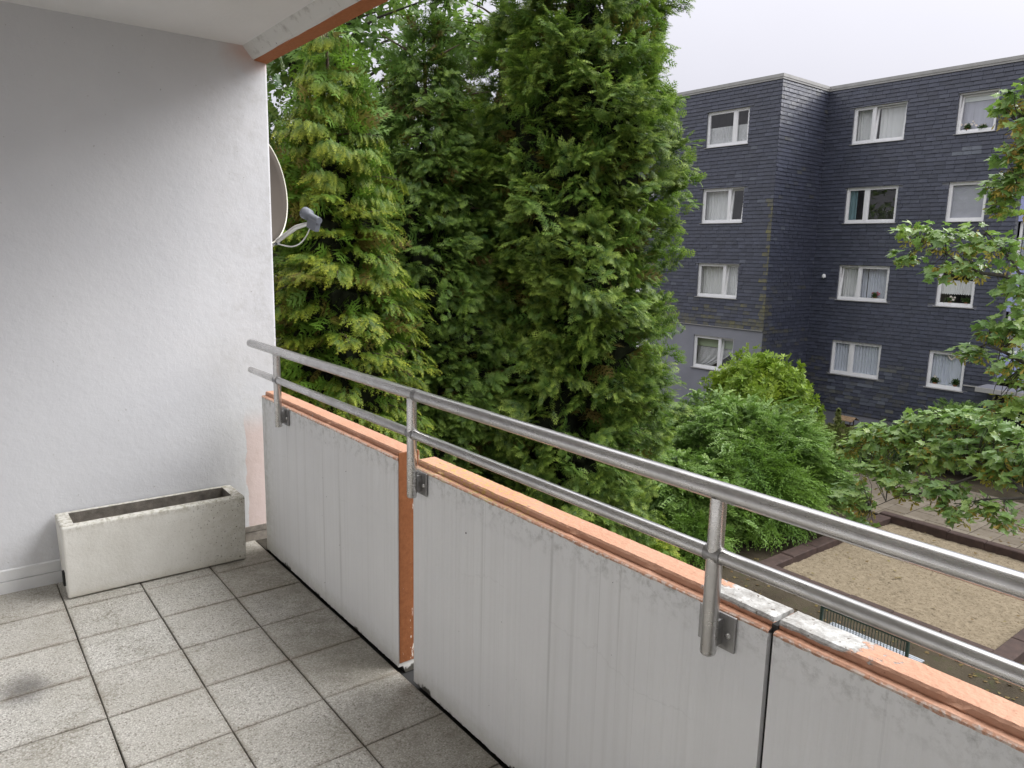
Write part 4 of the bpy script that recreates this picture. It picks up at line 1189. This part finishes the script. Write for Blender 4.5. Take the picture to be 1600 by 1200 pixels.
def upright_conifer(loc, prof, z0, z1, ncl, nsp, tmpl, mat, size=(.16, .30), label='', lump=.12, el=(.1, 1.0), tr=.16, clen=(.35, .75), spread=.11, gap=0.0, shelf=0.0, cat='tree', bias=.72, deep=.28, core_top=.78):
    cx, cy = loc
    e = tag(empty('conifer_tree', (cx, cy, GROUND)), label, cat)
    trunk(e, cx, cy, GROUND, z1 - .3, tr)
    zs = np.linspace(z0, z1, 200); R = np.array([prof(z) for z in zs]); cdf = np.cumsum(R + .15); cdf /= cdf[-1]
    z = np.interp(rng.random(ncl), cdf, zs); phi = sample_phi(ncl, cx, cy, bias)
    Rz = np.interp(z, zs, R)
    lob = 1 + lump * np.sin(3 * phi + 1.7 * z + 1) + lump * .8 * np.sin(5 * phi - 2.3 * z) + lump * .5 * np.sin(9 * phi + 4.1 * z)
    if gap: keep = (np.sin(4 * phi + 2.9 * z + 2) + np.sin(7 * phi - 3.7 * z)) > gap * -1
    else: keep = np.ones(ncl, bool)
    rad = Rz * lob * (1 - deep * np.abs(rng.normal(0, .55, ncl)))
    er = np.c_[np.cos(phi), np.sin(phi), np.zeros(ncl)]
    elv = rng.uniform(el[0], el[1], ncl)
    d = unit(er * np.cos(elv)[:, None] + np.c_[np.zeros((ncl, 2)), np.sin(elv)] + rng.normal(0, .22, (ncl, 3)))
    L_ = rng.uniform(clen[0], clen[1], ncl)
    c = np.c_[cx + er[:, 0] * rad, cy + er[:, 1] * rad, z] - d * L_[:, None] * .6
    c, d, L_, er, gcl = c[keep], d[keep], L_[keep], er[keep], rng.random(ncl)[keep]
    n = len(c); idx = np.repeat(np.arange(n), nsp); N = len(idx)
    s = rng.random(N) ** .8
    P = c[idx] + d[idx] * (s * L_[idx])[:, None] + rng.normal(0, spread, (N, 3)) * (1.15 - .7 * s)[:, None]
    Nc = unit(er * .55 + np.array([0, 0, .85]) + rng.normal(0, .38, (n, 3)))
    lat = np.cross(Nc, d); lat = unit(lat)
    fan = rng.normal(0, .75, N)
    off = rng.normal(0, 1, N) * spread * 1.5 * (1.1 - .55 * s)
    P = c[idx] + d[idx] * (s * L_[idx])[:, None] + lat[idx] * off[:, None] + rng.normal(0, spread * .32, (N, 3)) - np.array([0, 0, 1.0]) * (.9 * (off ** 2 + (s * L_[idx]) ** 2 * .35))[:, None]
    A = unit(d[idx] * np.cos(fan)[:, None] + lat[idx] * np.sin(fan)[:, None] + rng.normal(0, .16, (N, 3)) - np.array([0, 0, .18]))
    Nn = unit(Nc[idx] + rng.normal(0, .28, (N, 3)))
    S = rng.uniform(size[0], size[1], N)
    arr = [scatter_arrays(tmpl, P, A, Nn, S, np.clip(gcl[idx] * .75 + rng.normal(0, .14, N), 0, 1), None, .13)]
    # sparse inner foliage round the stem
    ni = max(300, N // 7); zi = np.interp(rng.random(ni), cdf, zs); ph = rng.uniform(0, 6.283, ni); ri = np.interp(zi, zs, R) * rng.uniform(.25, .74, ni)
    P = np.c_[cx + np.cos(ph) * ri, cy + np.sin(ph) * ri, zi]
    arr.append(scatter_arrays(F_SMALL, P, unit(np.c_[np.cos(ph), np.sin(ph), rng.normal(.1, .3, ni)]), rvec(ni), rng.uniform(.35, .65, ni), np.full(ni, .9), (rng.random(ni) < .25) * .7, .02))
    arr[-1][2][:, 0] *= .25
    crown(e, arr, mat)
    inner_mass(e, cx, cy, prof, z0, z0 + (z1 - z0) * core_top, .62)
    limbs(e, cx, cy, [(random.uniform(0, 6.28), random.uniform(z0, z1 - .6), prof(z0 + (z1 - z0) * .5) * .7, random.uniform(.0, .4)) for _ in range(30)])
    return e

def drooping_conifer(loc, prof, z0, z1, nb, nf, tmpl, mat, size, label, rise=.25, droop=.55, tr=.14, brown=0.0, bias=.75, hang=0.0, ztop_hang=99, lat=.10):
    cx, cy = loc
    e = tag(empty('conifer_tree', (cx, cy, GROUND)), label, 'tree')
    trunk(e, cx, cy, GROUND, z1 - .1, tr)
    zs = np.linspace(z0, z1, 200); R = np.array([prof(z) for z in zs]); cdf = np.cumsum(R + .2); cdf /= cdf[-1]
    z = np.interp(rng.random(nb), cdf, zs); phi = sample_phi(nb, cx, cy, bias); Rz = np.interp(z, zs, R) * rng.uniform(.70, 1.12, nb)
    er = np.c_[np.cos(phi), np.sin(phi), np.zeros(nb)]; et = np.c_[-np.sin(phi), np.cos(phi), np.zeros(nb)]
    rs_ = rise * rng.uniform(-.2, 2.0, nb); dr = droop * rng.uniform(.6, 1.4, nb); g = rng.random(nb)
    idx = np.repeat(np.arange(nb), nf); N = len(idx)
    s = .30 + .70 * rng.random(N) ** .75; sg = np.where(rng.random(N) < .5, -1., 1.)
    L_ = Rz[idx]
    up = np.array([0, 0, 1.0])
    P = np.c_[np.full(N, cx), np.full(N, cy), z[idx]] + er[idx] * (s * L_)[:, None] + up * (L_ * (rs_[idx] * s - dr[idx] * s * s))[:, None]
    P += rng.normal(0, 1, (N, 3)) * np.array([.03, .03, .016]) + et[idx] * (sg * rng.random(N) * lat * (1.2 - s))[:, None]
    slope = rs_[idx] - 2 * dr[idx] * s
    hg = hang + np.where(z[idx] > ztop_hang, .7, 0) + rng.uniform(0, .35, N)
    A = unit(er[idx] * (.75 - .25 * (1 - s))[:, None] + et[idx] * (sg * (.35 + .5 * (1 - s)))[:, None] + up * (slope * .8 - hg)[:, None] + rng.normal(0, .12, (N, 3)))
    Nn = unit(up + er[idx] * .35 + rng.normal(0, .28, (N, 3)))
    S = rng.uniform(size[0], size[1], N) * (1.1 - .35 * s)
    bb = np.zeros(N)
    if brown: bb = ((g[idx] < .35) & (z[idx] > .3) & (z[idx] < 1.3) & (np.abs(np.angle(np.exp(1j * (phi[idx] + .95)))) < .5)) * rng.uniform(.2, .9, N) * brown
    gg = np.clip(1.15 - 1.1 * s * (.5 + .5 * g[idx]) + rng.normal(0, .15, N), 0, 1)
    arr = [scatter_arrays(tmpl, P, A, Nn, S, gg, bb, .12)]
    ni = nb * 7; zi = np.interp(rng.random(ni), cdf, zs); ph = rng.uniform(0, 6.283, ni); ri = np.interp(zi, zs, R) * rng.uniform(.12, .62, ni)
    P = np.c_[cx + np.cos(ph) * ri, cy + np.sin(ph) * ri, zi]
    arr.append(scatter_arrays(F_SMALL, P, unit(np.c_[np.cos(ph), np.sin(ph), rng.normal(-.2, .3, ni)]), rvec(ni), rng.uniform(.3, .6, ni), np.full(ni, .9), (rng.random(ni) < .2) * .7, .02))
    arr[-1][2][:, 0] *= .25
    crown(e, arr, mat)
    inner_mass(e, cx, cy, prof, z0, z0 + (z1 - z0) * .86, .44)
    mb = MB()
    for i in range(0, nb, 3):
        pts = [Vector((cx, cy, z[i])) + Vector(er[i]) * (q_ * Rz[i]) + Vector((0, 0, Rz[i] * (rs_[i] * q_ - dr[i] * q_ * q_))) for q_ in (0, .35, .7, .95)]
        mb.tube(pts, [.022, .014, .008, .003], 4, False)
    o = mb.build('branches', M['bark'], e); o['kind'] = 'stuff'; o.matrix_parent_inverse = Matrix.Translation(-e.location)
    return e

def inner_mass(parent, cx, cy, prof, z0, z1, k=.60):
    # inner twig mass: ragged column coloured near black as shade between the sprays
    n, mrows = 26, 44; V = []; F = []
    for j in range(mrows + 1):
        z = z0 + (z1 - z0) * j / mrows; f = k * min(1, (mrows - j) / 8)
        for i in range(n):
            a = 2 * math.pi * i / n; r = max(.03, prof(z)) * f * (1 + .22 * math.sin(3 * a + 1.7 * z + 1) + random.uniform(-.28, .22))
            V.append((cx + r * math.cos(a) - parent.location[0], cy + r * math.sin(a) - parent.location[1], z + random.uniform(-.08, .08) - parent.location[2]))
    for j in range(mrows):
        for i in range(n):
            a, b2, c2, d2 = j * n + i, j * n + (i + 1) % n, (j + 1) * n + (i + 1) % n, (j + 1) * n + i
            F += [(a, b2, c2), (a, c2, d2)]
    link('twig_shade_core', np_mesh('twig_shade_core', np.array(V), np.array(F), np.zeros((len(V), 3)), M['twigs']), parent)

def lerp_prof(pts):
    zz = [p[0] for p in pts]; rr = [p[1] for p in pts]
    return lambda z: float(np.interp(z, zz, rr))

# golden false cypress close to the balcony
drooping_conifer((-6.5, 3.4), lerp_prof([(-4.6, 1.55), (-1.5, 1.50), (1.0, 1.30), (2.6, 1.0), (3.6, .68), (4.3, .42), (4.85, .12)]), -4.4, 4.8, 300, 46, F_GOLD, LM['gold'], (.15, .32),
                 'golden green false cypress with drooping feathery sprays beside the side wall', .24, .27, .14, 1.0, .84, -.06, 2.3, .30)
# dark cypress in the middle
upright_conifer((-8.2, 6.0), lerp_prof([(-4.6, 1.75), (-1, 1.75), (1.0, 1.6), (2.5, 1.25), (3.8, .85), (4.9, .45), (5.9, .06)]), -4.4, 5.8, 780, 26, F_THUJA, LM['cyp'], (.13, .25),
                'dark green cypress standing between the golden cypress and the broad thuja', .13, (-.15, .75), .17, bias=.85, core_top=.80)
# broad thuja
upright_conifer((-6.70, 8.3), lerp_prof([(-4.6, 1.62), (-2.5, 1.70), (0, 1.70), (2.5, 1.72), (4.5, 1.64), (6.5, 1.35), (8.2, .85), (9.8, .2)]), -4.5, 9.7, 900, 30, F_THUJA, LM['thuja'], (.15, .285),
                'broad tall thuja with yellow green tips right of the dark cypress', .13, (.15, 1.05), .2, bias=.84)
# thinner conifers behind
upright_conifer((-10.9, 9.6), lerp_prof([(-4, 1.7), (3, 1.7), (6, 1.5), (8, 1.1), (10.4, .45), (11.4, .05)]), -2, 11.3, 330, 13, F_CYP, LM['thin'], (.25, .45),
                'gappy dark conifer with bare twigs behind the dark cypress', .16, (-.2, .7), .16, gap=.3, core_top=.55)

# ---- broad-leaved trees
LEAF = palmate(); LEAF_LO = leaf_lo()
def leafy_clumps(blobs, size, droop=.25, up=.9):
    """leaves as arrays of position, axis, normal, size"""
    Ps, As, Ns, Ss, Gs = [], [], [], [], []
    for (x, y, z, rx, ry, rz, n) in blobs:
        d = rvec(n) * (rng.random(n) ** .45)[:, None]
        P = np.array([x, y, z]) + d * np.array([rx, ry, rz])
        A = unit(d * np.array([1, 1, .3]) + rng.normal(0, .5, (n, 3)) * np.array([1, 1, .4]) - np.array([0, 0, droop]))
        Nn = unit(np.array([0, 0, up]) + rng.normal(0, .42, (n, 3)) + d * .35)
        Ps.append(P); As.append(A); Ns.append(Nn); Ss.append(rng.uniform(size[0], size[1], n)); Gs.append(np.clip(rng.random() * .35 + rng.normal(.15, .2, n), 0, 1))
    return [np.concatenate(q_) for q_ in (Ps, As, Ns, Ss, Gs)]

mt = tag(empty('maple_tree', (-14.5, 6.3, GROUND)), 'tall maple behind the conifers with blue green leaves', 'tree')
trunk(mt, -14.5, 6.3, GROUND, 9.5, .22, mat='bark_grey')
bl = []
for k in range(120):
    a = random.uniform(0, 6.28); r = random.uniform(.3, 4.6) ; z = random.uniform(1.5, 11.5)
    r *= math.sqrt(max(.1, 1 - ((z - 6) / 6.5) ** 2))
    bl.append((-14.5 + r * math.cos(a), 6.3 + r * math.sin(a), z, .85, .85, .6, 105))
P, A, Nn, S, G = leafy_clumps(bl, (.17, .26))
crown(mt, [scatter_arrays(LEAF_LO, P, A, Nn, S, G)], LM['maple'])
mb = MB()
for b_2 in bl[::2]:
    z0_ = max(GROUND + 2.5, b_2[2] - 2.2); mb.tube([(-14.5, 6.3, z0_), ((-14.5 + b_2[0]) / 2, (6.3 + b_2[1]) / 2, (z0_ + b_2[2]) / 2 + .3), b_2[:3]], [.06, .035, .01], 5, False)
o = mb.build('branches', M['bark_grey'], mt); o['kind'] = 'stuff'; o.matrix_parent_inverse = Matrix.Translation(-mt.location)

# near maple reaching in from the right
nm_ = tag(empty('maple_tree', (2.3, 10.0, GROUND)), 'near maple whose lobed leaves and seed clusters hang over the sandpit paving', 'tree')
trunk(nm_, 2.3, 10.0, GROUND, 5.5, .17, mat='bark_grey', lean=.1)
BOUGH = [
    [(2.3, 10.0, -2.2), (1.3, 10.0, -1.62), (.56, 10.0, -1.30), (.0, 10.45, -1.22), (-.8, 10.9, -1.20), (-1.9, 11.3, -1.32), (-2.6, 11.45, -1.6)],
    [(.1, 10.4, -1.22), (-.5, 10.3, -1.62), (-1.2, 10.5, -2.0), (-1.9, 10.45, -2.5)],
    [(.75, 10.0, -1.36), (.2, 9.8, -1.55), (-.3, 10.1, -1.80)],
    [(-.4, 10.7, -1.2), (-.9, 11.1, -.85), (-1.3, 11.3, -.72)],
    [(2.3, 10.0, -.6), (1.2, 10.0, .15), (.4, 9.95, .35), (-.1, 10.0, .55), (-.35, 10.05, .42)],
    [(2.3, 10.0, .2), (1.2, 10.1, 1.0), (.17, 10.25, 1.36), (-.45, 10.5, 1.52), (-1.1, 10.8, 1.78), (-1.75, 11.0, 1.95)],
    [(.17, 10.25, 1.36), (-.3, 10.5, 1.9), (-.6, 10.6, 2.15)],
    [(2.35, 10.0, 1.8), (1.1, 10.1, 2.9), (.1, 10.2, 3.2), (-.3, 10.3, 3.6)],
    [(.6, 10.15, 3.0), (0, 10.3, 2.75), (-.35, 10.4, 2.6)],
]
for k, bp in enumerate(BOUGH):
    mb = MB(); pts = []
    for i in range(len(bp) - 1):
        for s in (0, .5): 
            p = Vector(bp[i]).lerp(Vector(bp[i + 1]), s) + Vector((random.gauss(0, .02), random.gauss(0, .02), random.gauss(0, .02)))
            pts.append(p)
    pts.append(Vector(bp[-1])); n = len(pts); r0 = .075 if k == 0 else (.05 if bp[0][0] > 2 else .024)
    mb.tube(pts, [max(.005, r0 * (1 - i / (n - 1)) ** .9) for i in range(n)], 7)
    o = mb.build('bough', M['bark_grey'], nm_); o.matrix_parent_inverse = Matrix.Translation(-nm_.location)
BL_ = [  # x, y, z, rx, ry, rz, count
    (-2.55, 11.45, -1.62, .42, .30, .20, 46), (-2.1, 11.3, -1.32, .45, .35, .22, 80), (-1.6, 11.2, -1.12, .45, .4, .22, 90), (-1.15, 11.2, -.80, .42, .35, .17, 70),
    (-1.0, 10.9, -1.30, .50, .45, .28, 105), (-.45, 10.8, -1.05, .5, .4, .25, 95), (-.45, 11.0, -.66, .42, .35, .15, 62), (.05, 10.7, -.72, .4, .35, .17, 65), (.05, 10.5, -1.2, .45, .4, .24, 80), (.45, 10.2, -1.05, .45, .4, .3, 80), (.65, 10.1, -.72, .4, .3, .2, 50),
    (-1.75, 10.9, -1.75, .45, .35, .22, 70), (-1.2, 10.7, -1.85, .40, .30, .18, 55), (-1.95, 10.5, -2.25, .35, .25, .18, 52), (-2.25, 10.9, -2.20, .28, .25, .16, 36), (-1.75, 10.35, -2.62, .24, .2, .20, 34), (-.55, 10.35, -1.68, .42, .3, .17, 55), (-.35, 10.2, -1.95, .28, .2, .16, 28), (.22, 9.8, -1.62, .35, .25, .15, 34), (.45, 9.8, -1.78, .25, .2, .1, 14),
    (-1.75, 11.0, 2.15, .30, .25, .18, 34), (-1.75, 11.0, 1.72, .26, .2, .16, 24), (-1.25, 10.85, 2.05, .36, .3, .26, 52), (-1.15, 10.85, 1.55, .28, .25, .2, 30), (-.7, 10.65, 2.02, .34, .3, .24, 46), (-.62, 10.6, 1.62, .34, .3, .18, 36), (-.15, 10.45, 1.85, .36, .3, .28, 44), (-.05, 10.4, 1.25, .30, .25, .22, 36), (.35, 10.2, 1.5, .35, .3, .3, 40),
    (-.30, 10.05, .42, .24, .2, .17, 30), (-.05, 10.0, .78, .26, .25, .20, 34), (.25, 9.95, .30, .3, .25, .28, 44), (.25, 9.95, .9, .26, .22, .25, 36), (.5, 9.9, -.10, .3, .25, .3, 40), (.55, 9.9, .6, .3, .25, .4, 34), (.2, 9.9, -.25, .25, .2, .2, 26),
    (-.30, 10.3, 3.80, .26, .22, .22, 30), (.0, 10.25, 3.45, .28, .25, .28, 38), (.15, 10.2, 4.0, .3, .25, .25, 34), (-.18, 10.35, 3.08, .28, .24, .20, 34), (-.32, 10.4, 2.68, .26, .22, .20, 34), (.05, 10.3, 2.75, .28, .24, .26, 34), (.35, 10.2, 3.1, .3, .25, .4, 30), (-.22, 10.38, 2.42, .2, .2, .14, 18),
]
P, A, Nn, S, G = leafy_clumps([b[:6] + (int(b[6] * (1.55 if b[2] < -.5 else (1.7 if b[2] > 2.3 else 1.25))),) for b in BL_], (.095, .175), .30, 1.0)
near = np.argsort(np.linalg.norm(P - np.array(CAMP), axis=1) - S * 14 - (P[:, 0] < .25) * 1.0)
sep_i, rest = near[:300], near[300:]
T_, F_, tt_ = LEAF
o = crown(nm_, [scatter_arrays(LEAF, P[rest], A[rest], Nn[rest], S[rest], G[rest])], LM['maple'], 'leaves'); o['kind'] = 'stuff'
lv = []
for k in range(5):
    tn = np.zeros((len(T_), 3)); tn[:, 0] = np.clip(tt_ + (k - 2) * .08, 0, 1); tn[:, 1] = k / 5
    lv.append(np_mesh('leaf', T_, F_, tn, LM['maple']))
loc0 = Vector(nm_.location)
for i in sep_i:
    X = Vector(A[i]).normalized(); Z = Vector(Nn[i]); Z = (Z - X * Z.dot(X)).normalized(); Y = Z.cross(X)
    o = link('leaf', lv[min(4, int(G[i] * 5))], nm_)
    s = S[i]; o.matrix_basis = Matrix(((X.x * s, Y.x * s, Z.x * s, P[i][0] - loc0.x), (X.y * s, Y.y * s, Z.y * s, P[i][1] - loc0.y), (X.z * s, Y.z * s, Z.z * s, P[i][2] - loc0.z), (0, 0, 0, 1)))
# twigs from boughs to leaf groups, and hanging seeds
bpts = [Vector(p).lerp(Vector(q_), s) for bp in BOUGH for p, q_ in zip(bp[:-1], bp[1:]) for s in (0, .33, .66)]
mb = MB(); sP = []
for i in range(0, len(P), 5):
    p = Vector(P[i]); q_ = min(bpts, key=lambda w: (w - p).length)
    if (q_ - p).length > 1.2: continue
    m_ = q_.lerp(p, .5) + Vector((random.gauss(0, .05), random.gauss(0, .05), random.gauss(.03, .04)))
    mb.tube([q_, m_, p], [.007, .005, .002], 4, False)
    if random.random() < .9: sP.append(tuple(q_.lerp(p, random.uniform(.6, 1)) + Vector((random.gauss(0, .05), random.gauss(0, .05), -.04))))
o = mb.build('twigs', M['bark_grey'], nm_); o['kind'] = 'stuff'; o.matrix_parent_inverse = Matrix.Translation(-nm_.location)
sP = np.array(sP); ns = len(sP)
sP = np.concatenate([sP, np.array([-.16, 10.33, 3.3]) + rng.normal(0, .09, (14, 3))])
n = len(sP); g = np.clip(rng.random(n) * .5, 0, 1); g[ns:] = 1.0
crown(nm_, [scatter_arrays(samara(), sP, unit(np.c_[rng.normal(0, .4, (n, 2)), -np.ones(n)]), rvec(n), rng.uniform(.13, .21, n), g)], LM['samara'], 'seeds')

# ---- shrubs
def dome_shrub(loc, rx, ry, h, n, tmpl, mat, size, label, name='shrub', z0=GROUND, flat=.45, lay=0.0, jitter=.2, squash=1.0, stems=14, lump=.10, boxy=.85):
    cx, cy = loc
    e = tag(empty(name, (cx, cy, z0)), label, 'shrub')
    d = rvec(int(n * 1.9)); d = d[d[:, 2] > -.35][:n]; n = len(d)
    ph = np.arctan2(d[:, 1], d[:, 0])
    lb = 1 + lump * np.sin(5 * ph + 4 * d[:, 2]) + lump * np.sin(8 * ph - 7 * d[:, 2] + 1) + lump * .7 * np.sin(13 * ph + 11 * d[:, 2])
    d = d * np.array([1, 1, 0]) + np.c_[np.zeros((n, 2)), np.sign(d[:, 2]) * np.abs(d[:, 2]) ** boxy]
    rr = lb * (1 - jitter * np.abs(rng.normal(0, 1, n)))
    c = np.array([cx, cy, z0 + h * .40])
    P = c + d * np.array([rx, ry, h * .60]) * rr[:, None]
    P[:, 2] = np.maximum(P[:, 2], z0 + .06)
    A = unit(np.c_[d[:, :2], d[:, 2] * (1 - lay) - .1] * np.array([1, 1, .8]) + rng.normal(0, .38, (n, 3)) * np.array([1, 1, .55]))
    Nn = unit(np.array([0, 0, 1.0]) + d * .5 + rng.normal(0, flat, (n, 3)))
    S = rng.uniform(size[0], size[1], n); P = P - A * (S * .6)[:, None]
    g = np.clip(.5 + .35 * np.sin(4 * ph + 3 * d[:, 2]) + rng.normal(0, .22, n), 0, 1)
    crown(e, [scatter_arrays(tmpl, P, A, Nn, S, g, None, .15)], mat, 'foliage')
    mb = MB()
    for k in range(stems):
        a = random.uniform(0, 6.28); q_ = Vector((cx + rx * .6 * math.cos(a), cy + ry * .6 * math.sin(a), z0 + h * random.uniform(.45, .8)))
        mb.tube([(cx + .15 * math.cos(a), cy + .15 * math.sin(a), z0), ((cx * 1.3 + q_.x * .7) / 2, (cy * 1.3 + q_.y * .7) / 2, z0 + h * .3), q_], [.035, .022, .008], 5, False)
    o = mb.build('stems', M['bark_grey'], e); o['kind'] = 'stuff'; o.matrix_parent_inverse = Matrix.Translation(-e.location)
    return e
TW = twig(7, .19, .075, 55, .18); TW2 = twig(10, .12, .016, 42, .30, .1); WH = whorl()
dome_shrub((-7.0, 14.5), 2.6, 2.0, 2.65, 10800, TW, LM['shrub'], (.20, .42), 'big rounded leafy green shrub right of the thuja', lay=.5, jitter=.13)
dome_shrub((-9.2, 18.6), 1.75, 1.4, 3.25, 2400, WH, LM['rhodo'], (.15, .24), 'bright yellow green rhododendron against the grey ground floor', name='rhododendron', jitter=.12)
dome_shrub((-5.75, 13.4), 1.4, 1.5, 2.1, 3300, TW2, LM['yew'], (.50, .85), 'low dark yew with feathery arching shoots beside the sandpit', name='yew_shrub', lay=.3, jitter=.14)
dome_shrub((-6.7, 11.7), 1.6, 1.1, 1.75, 3600, TW, LM['shrub'], (.32, .52), 'lower leafy shrub in front of the big rounded one', lay=.6, jitter=.16)
dome_shrub((-5.5, 11.0), .7, .7, 1.0, 1100, TW2, LM['yew'], (.4, .6), 'small feathery yew tuft at the sandpit corner', name='yew_shrub', jitter=.2)
dome_shrub((-5.6, 9.2), .9, .8, 1.0, 1300, F_CYP, LM['gold'], (.25, .4), 'bright green fern like clump at the foot of the thuja', name='low_conifer', jitter=.2)
dome_shrub((-7.6, 20.6), .95, .8, 1.15, 1500, TW, LM['bloom'], (.28, .42), 'pale yellow green shrub with upright plumes by the plinth', jitter=.2)
dome_shrub((-6.4, 20.7), .95, .8, 1.35, 1500, WH, LM['gloss'], (.14, .22), 'dark glossy low bush between paving and slate house', jitter=.15)
dome_shrub((-5.05, 22.6), 1.05, .9, 2.05, 2300, F_SMALL, LM['shrub'], (.22, .34), 'clipped round green bush behind the maple branches', jitter=.08)
dome_shrub((-10.2, 3.5), 1.9, 1.6, 9.0, 3600, TW, LM['gloss'], (.35, .6), 'tall leafy evergreen tree behind the golden cypress beside the wall', name='leafy_tree', jitter=.2)
dome_shrub((-10.3, 20.0), 1.5, 1.2, 3.0, 1700, TW, LM['rhodo'], (.28, .45), 'light green shrub half hidden behind the thuja', jitter=.15)
dome_shrub((-3.6, 23.2), .8, .7, 1.1, 900, WH, LM['gloss'], (.14, .22), 'low glossy bush in front of the slate house near its door', jitter=.15)
# plume above the pale shrub
e = tag(empty('flower_plume', (-7.75, 20.6, GROUND + .95)), 'cream upright flower plume rising from the pale shrub', 'flower')
n = 160; zz = rng.random(n); P = np.c_[rng.normal(0, 1, n) * .11 * (1 - zz), rng.normal(0, 1, n) * .11 * (1 - zz), zz * .75]
V, F, T = scatter_arrays(WH, P, unit(np.c_[rng.normal(0, .6, (n, 2)), np.ones(n)]), rvec(n), rng.uniform(.06, .10, n)); link('blossom', np_mesh('blossom', V, F, T, LM['bloom']), e)

# ---- fallen leaves on soil and paving
n = 650; P = np.c_[rng.uniform(-6, 3, n), rng.uniform(8.0, 12.0, n), np.full(n, GROUND + .015)]
n2 = 260; P2 = np.c_[rng.uniform(-7, 3, n2), rng.uniform(17, 21, n2), np.full(n2, GROUND + .078)]
n3 = 60; P3 = np.c_[rng.uniform(-4, 0, n3), rng.uniform(11.7, 16.4, n3), np.full(n3, GROUND + .10)]
P = np.concatenate([P, P2, P3]); n = len(P)
V, F, T = scatter_arrays(LEAF_LO, P, np.c_[rng.normal(0, 1, (n, 2)), np.zeros(n)], unit(np.c_[rng.normal(0, .25, (n, 2)), np.ones(n)]), rng.uniform(.03, .08, n))
tag(link('fallen_leaves', np_mesh('fallen_leaves', V, F, T, LM['litter'])), 'yellow fallen leaves scattered over soil, sand and paving', kind='stuff')
